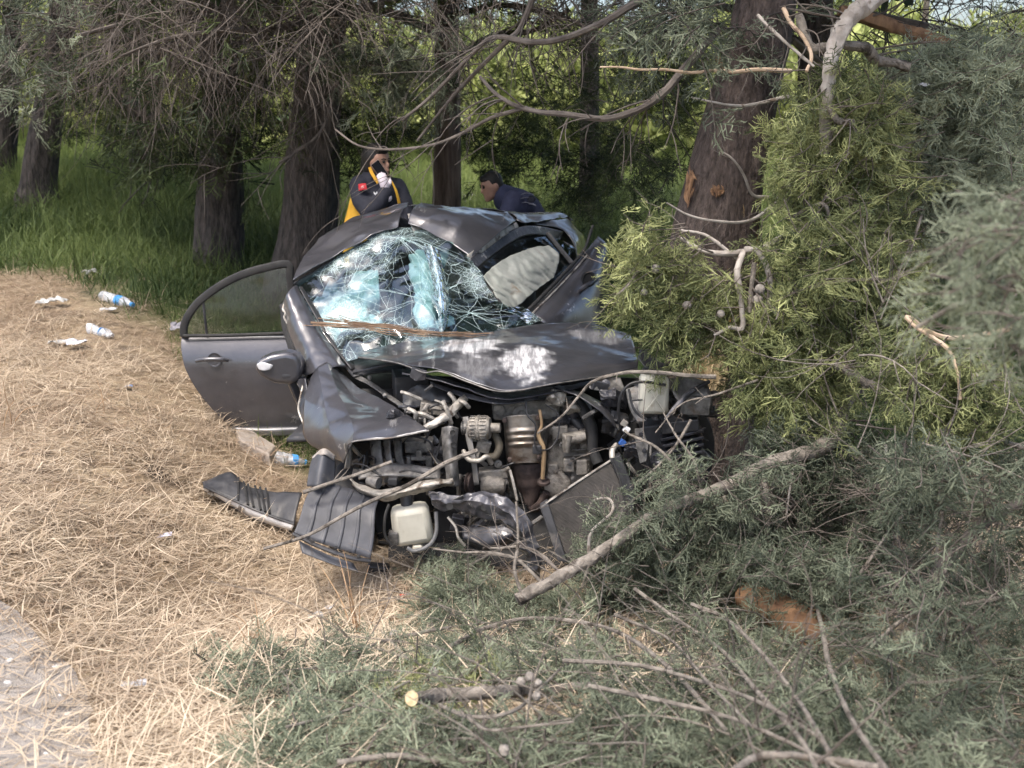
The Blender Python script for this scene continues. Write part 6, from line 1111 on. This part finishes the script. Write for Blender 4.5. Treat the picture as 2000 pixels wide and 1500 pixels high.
jk = [('t', [neck+V((0, .01, -.03)), chest+V((0, .02, .06)), V((chest.x+.02, Yw+.03, wg.z+1.05)), pel+V((0, 0, -.06))], [.11, .175, .18, .19]), ('b', at(738, 372, Yw+.05), (.19, .13, .1)), ('t', [sR, at(708, 390, Yw-.1), elR], [.085, .085, .078]), ('t', [elR, at(738, 398, Yw-.2), wrR+V((-.01, 0, -.015))], [.085, .072, .058]), ('t', [sL, at(790, 405, Yw+.04), at(786, 440, Yw-.08)], [.085, .075, .058]), ('t', [neck+V((0, 0, -.02)), neck+V((.005, 0, .035))], [.085, .075])]
jacket = blob('jacket', jk, NAVY, wom, .014, 4)
blob('yellow_panel', [('t', [at(692, 388, Yw-.02), at(692, 420, Yw-.02), at(690, 450, Yw-.02), at(692, 500, Yw)], [.035, .065, .085, .09]), ('t', [at(700, 396, Yw-.06), at(708, 425, Yw-.06), at(712, 460, Yw-.05)], [.03, .06, .08])], YEL, jacket, .014, 4)
sheet('collar_lining', [[(720, 328, Yw-.06), (724, 340, Yw-.12), (737, 360, Yw-.16)], [(724, 326, Yw-.08), (732, 342, Yw-.14), (741, 356, Yw-.17)]], YEL, jacket, 8, 12, .006, 0)
sheet('zip_lining', [[(763, 352, Yw-.07), (771, 372, Yw-.11), (778, 400, Yw-.12)], [(765, 352, Yw-.07), (776, 374, Yw-.10), (783, 400, Yw-.10)]], YEL, jacket, 6, 12, .006, 0)
sheet('arm_badge', [[(700, 360, Yw-.150), (701, 373, Yw-.19)], [(707, 358.5, Yw-.165), (708, 371, Yw-.205)], [(715, 358, Yw-.160), (717, 370, Yw-.20)]], mat('badge_red', (.45, .02, .03), None, rough=.7), jacket, 8, 8, .004, 0, smooth=True)
sheet('badge_crescent', [[(705, 364, Yw-.185), (706, 368, Yw-.198)], [(710, 362, Yw-.188), (711, 367, Yw-.202)]], mat('badge_pale', (.62, .25, .25), None, rough=.7), jacket, 4, 4, .003, 0)
MB().prism([at(730, 374, Yw-.29), at(733, 378, Yw-.29), at(736, 374, Yw-.29), at(737, 377, Yw-.29), at(733, 381, Yw-.29), at(730, 378, Yw-.29)], (0, .006, 0)).build('reflective_mark', mat('mark_white', (.8, .8, .8), None, rough=.5), jacket, smooth=False)
gl = []; hand(wrR, (at(742, 332, Yw-.17)-wrR), V((-.35, .75, .2)), gl, 1.0, .25); gl.append(('t', [wrR+(wrR-at(742, 332, Yw-.17)).normalized()*.05, wrR], [.034, .03]))
blob('glove', gl, GLOVE, wom, .009, 2)
blob('trousers', [('t', [pel+V((-.09, 0, .05)), V((wg.x-.11, Yw-.02, wg.z+.48)), feet[0]+V((0, 0, .1))], [.12, .088, .075]), ('t', [pel+V((.09, 0, .05)), V((wg.x+.12, Yw+.03, wg.z+.48)), feet[1]+V((0, 0, .1))], [.12, .088, .075])], NAVY, wom, .018, 3)
for f_ in feet: MB().ball(f_+V((0, -.06, .045)), (.05, .13, .045), 14, 8).build('shoe', RUBBER, wom)
ph = thing('mobile_phone', 'dark phone held to the ear in a gloved hand', 'phone', at(743, 335, Yw-.155)); pM = Euler((.15, -.62, .35)).to_matrix(); pc = at(741, 331, Yw-.155)
MB().box(pc, (.068, .009, .135), M=pM).build('phone_body', mat('phone_dark', (.02, .02, .025), None, rough=.25), ph, bevel=.006); 
pb = MB()
for sx, sz_, w_, h_ in ((.0345, 0, .003, .135), (-.0345, 0, .003, .135), (0, .068, .069, .003), (0, -.068, .069, .003)): pb.box(pc+pM @ V((sx, -.003, sz_)), (w_, .006, h_), M=pM)
pb.build('phone_edge', mat('phone_rim', (.6, .45, .4), None, rough=.3, metal=.6), ph, smooth=False)

# --- man bending over behind the car
Ym = 9.3; mx_ = at(1040, 450, Ym).x; mg = V((mx_, Ym, float(gz(mx_, Ym)))); man = thing('person', 'short-haired person in dark blue jacket bending down behind the car roof', 'person', mg)
hc = at(960, 362, Ym); fw = V((-.86, -.36, -.34)).normalized(); sd_ = fw.cross(V((0, 0, 1))).normalized(); up = sd_.cross(fw).normalized(); hm = Matrix((sd_, fw, up)).transposed()
sA = at(1004, 392, Ym-.16); sB = at(1002, 388, Ym+.2); nk = at(985, 384, Ym); ch = at(1020, 412, Ym+.02); pel = at(1050, 475, Ym+.1)
elA = sA+V((-.12, -.06, -.27)); wrA = elA+V((-.18, .0, -.16)); elB = sB+V((-.1, .03, -.27)); wrB = elB+V((-.16, 0, -.18))
ftA, ftB = mg+V((.2, -.12, 0)), mg+V((.32, .14, 0)); ftA.z = float(gz(ftA.x, ftA.y)); ftB.z = float(gz(ftB.x, ftB.y))
knA, knB = (ftA+pel)/2+V((-.05, 0, 0)), (ftB+pel)/2+V((-.05, 0, 0))
body = [('b', hc, (.076, .095, .112), hm), ('b', hc+fw*.035-up*.06, (.058, .06, .06)), ('t', [nk, hc-up*.07-fw*.03], [.064, .06]), ('t', [nk, ch, pel], [.06, .11, .12]), ('t', [sA, elA, wrA], [.058, .045, .032]), ('t', [sB, elB, wrB], [.058, .045, .032]), ('t', [pel+V((0, -.09, 0)), knA, ftA+V((0, 0, .08))], [.1, .068, .048]), ('t', [pel+V((0, .09, 0)), knB, ftB+V((0, 0, .08))], [.1, .068, .048]),
    ('b', hc+fw*.1-up*.018, (.015, .017, .022), hm), ('b', hc+fw*.086-up*.064, (.022, .014, .009), hm), ('b', hc+fw*.07-up*.1, (.032, .03, .024), hm), ('b', hc-sd_*.078-fw*.012-up*.01, (.012, .02, .034), hm), ('b', hc+sd_*.078-fw*.012-up*.01, (.012, .02, .034), hm)]
hand(wrA, (-.5, 0, -.5), (0, 0, -1), body); hand(wrB, (-.5, 0, -.5), (0, 0, -1), body)
blob('body', body, SKIN, man, .012, 3)
for s in (-1, 1):
    e = hc+fw*.084+sd_*.032*s+up*.014; MB().ball(e, .011, 8, 6).build('eye', HAIR, man); MB().tube([e+sd_*.02+up*.014, e+up*.02+fw*.006, e-sd_*.02+up*.014], .005, 5).build('eyebrow', HAIR, man)
blob('hair', [('b', hc-fw*.022+up*.026, (.082, .088, .094), hm), ('b', hc-fw*.05-up*.012, (.079, .055, .075), hm), ('b', hc+up*.072+fw*.036, (.058, .05, .032), hm)], HAIR, man, .012, 2)
jk = [('t', [nk+V((.02, 0, -.02)), ch, pel], [.12, .17, .18]), ('b', at(1016, 400, Ym+.02), (.15, .24, .12)), ('t', [sA, elA, wrA], [.095, .08, .055]), ('t', [sB, elB, wrB], [.095, .08, .055]), ('t', [nk+V((.01, 0, -.01)), nk+V((-.015, 0, .03))], [.09, .08])]
jacket = blob('jacket', jk, NAVY2, man, .014, 4)
EMB = mat('emblem_grey', (.11, .115, .15), (.17, .175, .21), 30, .85)
for k, (x0, y0, x1, y1, w_) in enumerate(((1018, 380, 1034, 377, 4), (1017, 388, 1032, 386, 4), (1020, 396, 1033, 396, 4), (1034, 398, 1046, 401, 6), (1024, 377, 1042, 380, 4))):
    MB().tube(smooth([at(x0, y0, Ym-.235+.004*k), at((x0+x1)/2, (y0+y1)/2-1, Ym-.25), at(x1, y1, Ym-.235)], 3), k2m(w_/2, Ym), 6, sq=.4).build('shoulder_emblem', EMB, jacket)
MB().ball(at(1038, 389, Ym-.23), (.034, .012, .03), 12, 8).build('emblem_disc', NAVY, jacket)
blob('trousers', [('t', [pel+V((0, -.09, .0)), knA, ftA+V((0, 0, .1))], [.13, .09, .075]), ('t', [pel+V((0, .09, .0)), knB, ftB+V((0, 0, .1))], [.13, .09, .075])], NAVY, man, .018, 3)
for f_ in (ftA, ftB): MB().ball(f_+V((-.06, 0, .045)), (.13, .05, .045), 14, 8).build('shoe', RUBBER, man)
# ---------------------------------------------------------------- litter, stones and far bits
CLEAR = mat('plastic_clear', (.34, .34, .33), (.54, .54, .53), 16, .2, rough2=.45); 
def clear_mat():
    m = bpy.data.materials.new('bottle_clear'); m.use_nodes = True; N, L = nodes_of(m); b = N['Principled BSDF']; b.inputs['Base Color'].default_value = (.75, .77, .8, 1); b.inputs['Roughness'].default_value = .2
    tr = N.new('ShaderNodeBsdfTransparent'); mx = N.new('ShaderNodeMixShader'); n = N.new('ShaderNodeTexNoise'); n.inputs['Scale'].default_value = 30; tc = N.new('ShaderNodeTexCoord'); L.new(tc.outputs['Object'], n.inputs['Vector'])
    r = N.new('ShaderNodeMapRange'); r.inputs['From Min'].default_value = .3; r.inputs['From Max'].default_value = .7; r.inputs['To Min'].default_value = .3; r.inputs['To Max'].default_value = .85; L.new(n.outputs[0], r.inputs[0]); L.new(r.outputs[0], mx.inputs[0])
    L.new(tr.outputs[0], mx.inputs[1]); L.new(b.outputs[0], mx.inputs[2]); L.new(mx.outputs[0], N['Material Output'].inputs[0]); return m
BOTTLE = clear_mat(); BLUEL = mat('label_blue', (.05, .25, .62), (.10, .38, .75), 14, .5); WHITEP = mat('paper_white', (.46, .46, .47), (.62, .62, .64), 9, .8)
def bottle(px0, py0, px1, py1, r, label, cap=BLUEL, lab_t=(.5, .68), crush=.0):
    a, b = gpix(px0, py0), gpix(px1, py1); a.z += r*.9; b.z += r*.9; d = b-a; L_ = d.length; t = thing('plastic_bottle', label, 'bottle', (a+b)/2-V((0, 0, r)), 'plastic bottles on the ground')
    prof = [(0, r*.3), (.01*L_, r*.85), (.05*L_, r), (.18*L_, r*.97), (.2*L_, r*.93), (.22*L_, r), (.36*L_, r*.97), (.38*L_, r*.92), (.4*L_, r), (.7*L_, r), (.8*L_, r*.8), (.9*L_, r*.42), (.93*L_, r*.38)]
    m = MB(); m.lathe(a, d, prof, 18)
    if crush: m.v = [tuple(V(v)+V((nz(v, 18.)*crush, nz(v, 18., 3.)*crush, nz(v, 18., 6.)*crush))) for v in m.v]
    m.build('bottle_body', BOTTLE, t); MB().lathe(a+d*lab_t[0], d, [(0, r*1.015), (.001, r*1.02), ((lab_t[1]-lab_t[0])*L_, r*1.02)], 18).build('label_band', BLUEL, t)
    MB().lathe(a+d*.92, d, [(0, r*.44), (.004, r*.46), (.06*L_, r*.46), (.065*L_, r*.3)], 12).build('cap', cap, t)
bottle(200, 587, 262, 606, .045, 'clear bottle with a blue band lying upper left near the green edge')
bottle(538, 905, 600, 915, .04, 'clear bottle with blue label in the straw below the open door', crush=.012)
def sheetlet(px, py, w, h, m, label, cat, name, rot=0., lift=.02, seed=0, amp=.03):
    c = gpix(px, py); R_ = Euler((0, 0, rot)).to_matrix(); g_ = [[c+R_ @ V((w*(i/3-.5), h*(j/3-.5), lift+amp*abs(nz((i, j, seed), 1.3)))) for j in range(4)] for i in range(4)]
    return tag(MB().sheet(g_, 14, 14, amp*.5, 14, seed).build(name, m, None, thick=.002, smooth=False), label, cat)
sheetlet(103, 602, .22, .15, CLEAR, 'pale crumpled plastic sheet on brown straw, far left', 'plastic sheet', 'plastic_sheet', .1, .04, 1, .07)
pp = sheetlet(150, 682, .14, .12, WHITEP, 'crumpled white printed paper with dark print on the straw', 'paper', 'crumpled_paper', .5, .05, 2, .04)
Np, Lp = nodes_of(WHITEP); 
def printed():
    m = mat('paper_printed', (.52, .52, .54), (.66, .66, .68), 9, .8); N, L = nodes_of(m); b = N['Principled BSDF']; src = b.inputs['Base Color'].links[0].from_socket; tc = N.new('ShaderNodeTexCoord'); w = N.new('ShaderNodeTexNoise'); mp = N.new('ShaderNodeMapping'); mp.inputs['Scale'].default_value = (60, 220, 60); mp.inputs['Rotation'].default_value = (0, 0, -.5); L.new(tc.outputs['Object'], mp.inputs[0]); L.new(mp.outputs[0], w.inputs[0])
    w.inputs['Scale'].default_value = 1; r = N.new('ShaderNodeMapRange'); r.inputs['From Min'].default_value = .56; r.inputs['From Max'].default_value = .6; L.new(w.outputs[0], r.inputs[0]); x = N.new('ShaderNodeMix'); x.data_type = 'RGBA'; L.new(r.outputs[0], x.inputs['Factor']); L.new(src, x.inputs['A']); x.inputs['B'].default_value = (.2, .22, .3, 1); L.new(x.outputs['Result'], b.inputs['Base Color']); return m
pp.data.materials[0] = printed()
sheetlet(112, 676, .12, .10, CLEAR, 'clear plastic film tucked beside the printed paper', 'plastic film', 'plastic_film', .3, .03, 3, .03)
bottle(176, 650, 222, 664, .034, 'crushed clear bottle between the paper and the banded bottle', cap=WHITEP, lab_t=(.5, .52), crush=.03)
sheetlet(180, 548, .14, .12, CLEAR, 'torn clear plastic cup at the edge of the green grass', 'plastic cup', 'plastic_cup', .8, .06, 4, .08)
sheetlet(212, 612, .13, .06, WHITEP, 'small white scrap under the banded bottle', 'litter', 'paper_scrap', .2, .02, 5, .03)
sheetlet(322, 1052, .07, .035, mat('wrapper_blue', (.04, .05, .35), (.55, .56, .7), 25, .4, lo=.45, hi=.52), 'shiny blue and silver wrapper in the straw', 'wrapper', 'sweet_wrapper', .3, .015, 6, .02)
sheetlet(616, 1212, .065, .05, CLEAR, 'clear plastic scrap in straw left of the green heap', 'litter', 'plastic_scrap', .3, .015, 7, .03)
sheetlet(645, 1196, .05, .03, WHITEP, 'tiny white scrap beside the dead weed stalk', 'litter', 'paper_scrap', .9, .015, 8, .02)
sheetlet(790, 1168, .045, .02, mat('lamp_red', (.5, .02, .015), None, rough=.25), 'red lamp fragment in straw before the car', 'car part', 'lamp_fragment', .2, .01, 9, .01)
sheetlet(252, 762, .05, .04, mat('scrap_blue_grey', (.2, .25, .38), None, rough=.6), 'small blue-grey scrap in brown straw', 'litter', 'plastic_scrap', .2, .02, 10, .02)
sheetlet(262, 1343, .085, .05, WHITEP, 'flat white litter half buried in straw, lower left', 'litter', 'paper_scrap', .2, .01, 11, .02)
sheetlet(350, 655, .12, .12, mat('rag_grey', (.18, .17, .19), (.3, .29, .32), 12, .9), 'grey crumpled rag beside the open rear door', 'rag', 'grey_rag', .2, .05, 12, .09)
sheetlet(1803, 165, .06, .03, WHITEP, 'white scrap caught in the blue-green bough', 'litter', 'paper_scrap', .2, .0, 13, .03).location = at(1803, 165, 5.75)-gpix(1803, 165)
# concrete slab by the sill
c0 = [gpix(x, y) for x, y in ((462, 862), (486, 858), (540, 892), (528, 912), (470, 880))]
tag(MB().prism([p+V((0, 0, .075)) for p in c0], (0, 0, -.1)).build('concrete_slab', mat('concrete_pale', (.33, .28, .24), (.45, .40, .35), 12, .95, bump=.006, bscale=60), None, bevel=.012, smooth=False), 'flat pale concrete slab half buried beside the open door', 'slab')
# stones on the road
for k, (px, py) in enumerate(((20, 1295), (46, 1365), (62, 1415), (130, 1400), (75, 1450), (30, 1425), (110, 1310), (90, 1480), (150, 1465), (15, 1340), (118, 1368))):
    q = gpix(px, py); tag(MB().ball(q+V((0, 0, .006)), (random.uniform(.007, .016), random.uniform(.007, .014), random.uniform(.005, .01)), 8, 6, jit=.2).build('pebble', mat('pebble_pale', (.5, .47, .44), (.65, .63, .6), 20, .9) if k == 0 else MATS['pebble_pale'], None, sharp=0), 'small pale pebble on the grey gravel road', 'pebble', 'pebbles on the road')
# dead weed stalks standing in the straw
STK = leaf_mat('stalk', (.3, .17, .09), (.55, .36, .2)); STK2 = mat('stalk_brown', (.30, .18, .10), (.50, .34, .2), 14, .9)
for lab, px, py, h, n in (('tall dried brown weed in front of the torn shield', 705, 1255, .42, 9), ('single dry grass stalk standing left of centre straw', 196, 810, .2, 2), ('long dry straw stem leaning at the far left', 15, 840, .3, 3), ('dry stalk standing before the broken headlamp', 495, 1010, .26, 2), ('brown withered weed low in the straw', 500, 1270, .22, 6)):
    b = MB(); q = gpix(px, py)
    for k in range(n): b.tube(twig_curve(q+V((random.uniform(-.03, .03), random.uniform(-.02, .02), 0)), (random.uniform(-.35, .35), random.uniform(-.3, .3), 1), h*random.uniform(.6, 1.1), random.uniform(.0, .9), 7, .3), [.0035, .0025, .001], 4, cap=False)
    tag(b.build('dead_weed', STK2), lab, 'weed')
# sunlit track and wire fence beyond the trees
g = MB(); nxs = np.linspace(-1, 26, 40); g.add([(x, y, float(gz(x, y))+.05) for x in nxs for y in np.linspace(17.2, 20.5, 6)], [(i*6+j, (i+1)*6+j, (i+1)*6+j+1, i*6+j+1) for i in range(39) for j in range(5)])
o = g.build('far_track', mat('track_pale', (.42, .40, .37), (.55, .53, .5), 6, .95)); o['kind'] = 'structure'; o['label'] = 'pale sunlit track beyond the trees on the right'
fp0, fp1 = V((4.2, 11.5, 0)), V((9.5, 12.8, 0)); fence = thing('chain_link_fence', 'rusty chain link fence beyond the boughs, top right corner', 'fence', (6.8, 12.1, float(gz(6.8, 12.1)))); WIRE = mat('fence_wire', (.16, .14, .12), (.25, .22, .18), 20, .7, metal=.3); b = MB()
def fpt(t, z): p = fp0.lerp(fp1, t); return V((p.x, p.y, float(gz(p.x, p.y))+z))
H_ = 2.9; Lf = (fp1-fp0).length; stp = .11
for k in range(-int(H_/stp), int(Lf/stp)):
    for sgn in (1, -1):
        s0 = k*stp; pts = []
        for z in np.linspace(.1, H_, 12):
            s = s0+(z if sgn > 0 else H_-z)
            if 0 <= s <= Lf: pts.append(fpt(s/Lf, z))
        if len(pts) > 1: b.tube(pts, .003, 3, cap=False)
b.build('wire_mesh', WIRE, fence, kind='stuff')
for t in (0, .33, .66, 1): MB().cyl(fpt(t, -.2), fpt(t, 3.0), .03, 10).build('post', WIRE, fence)
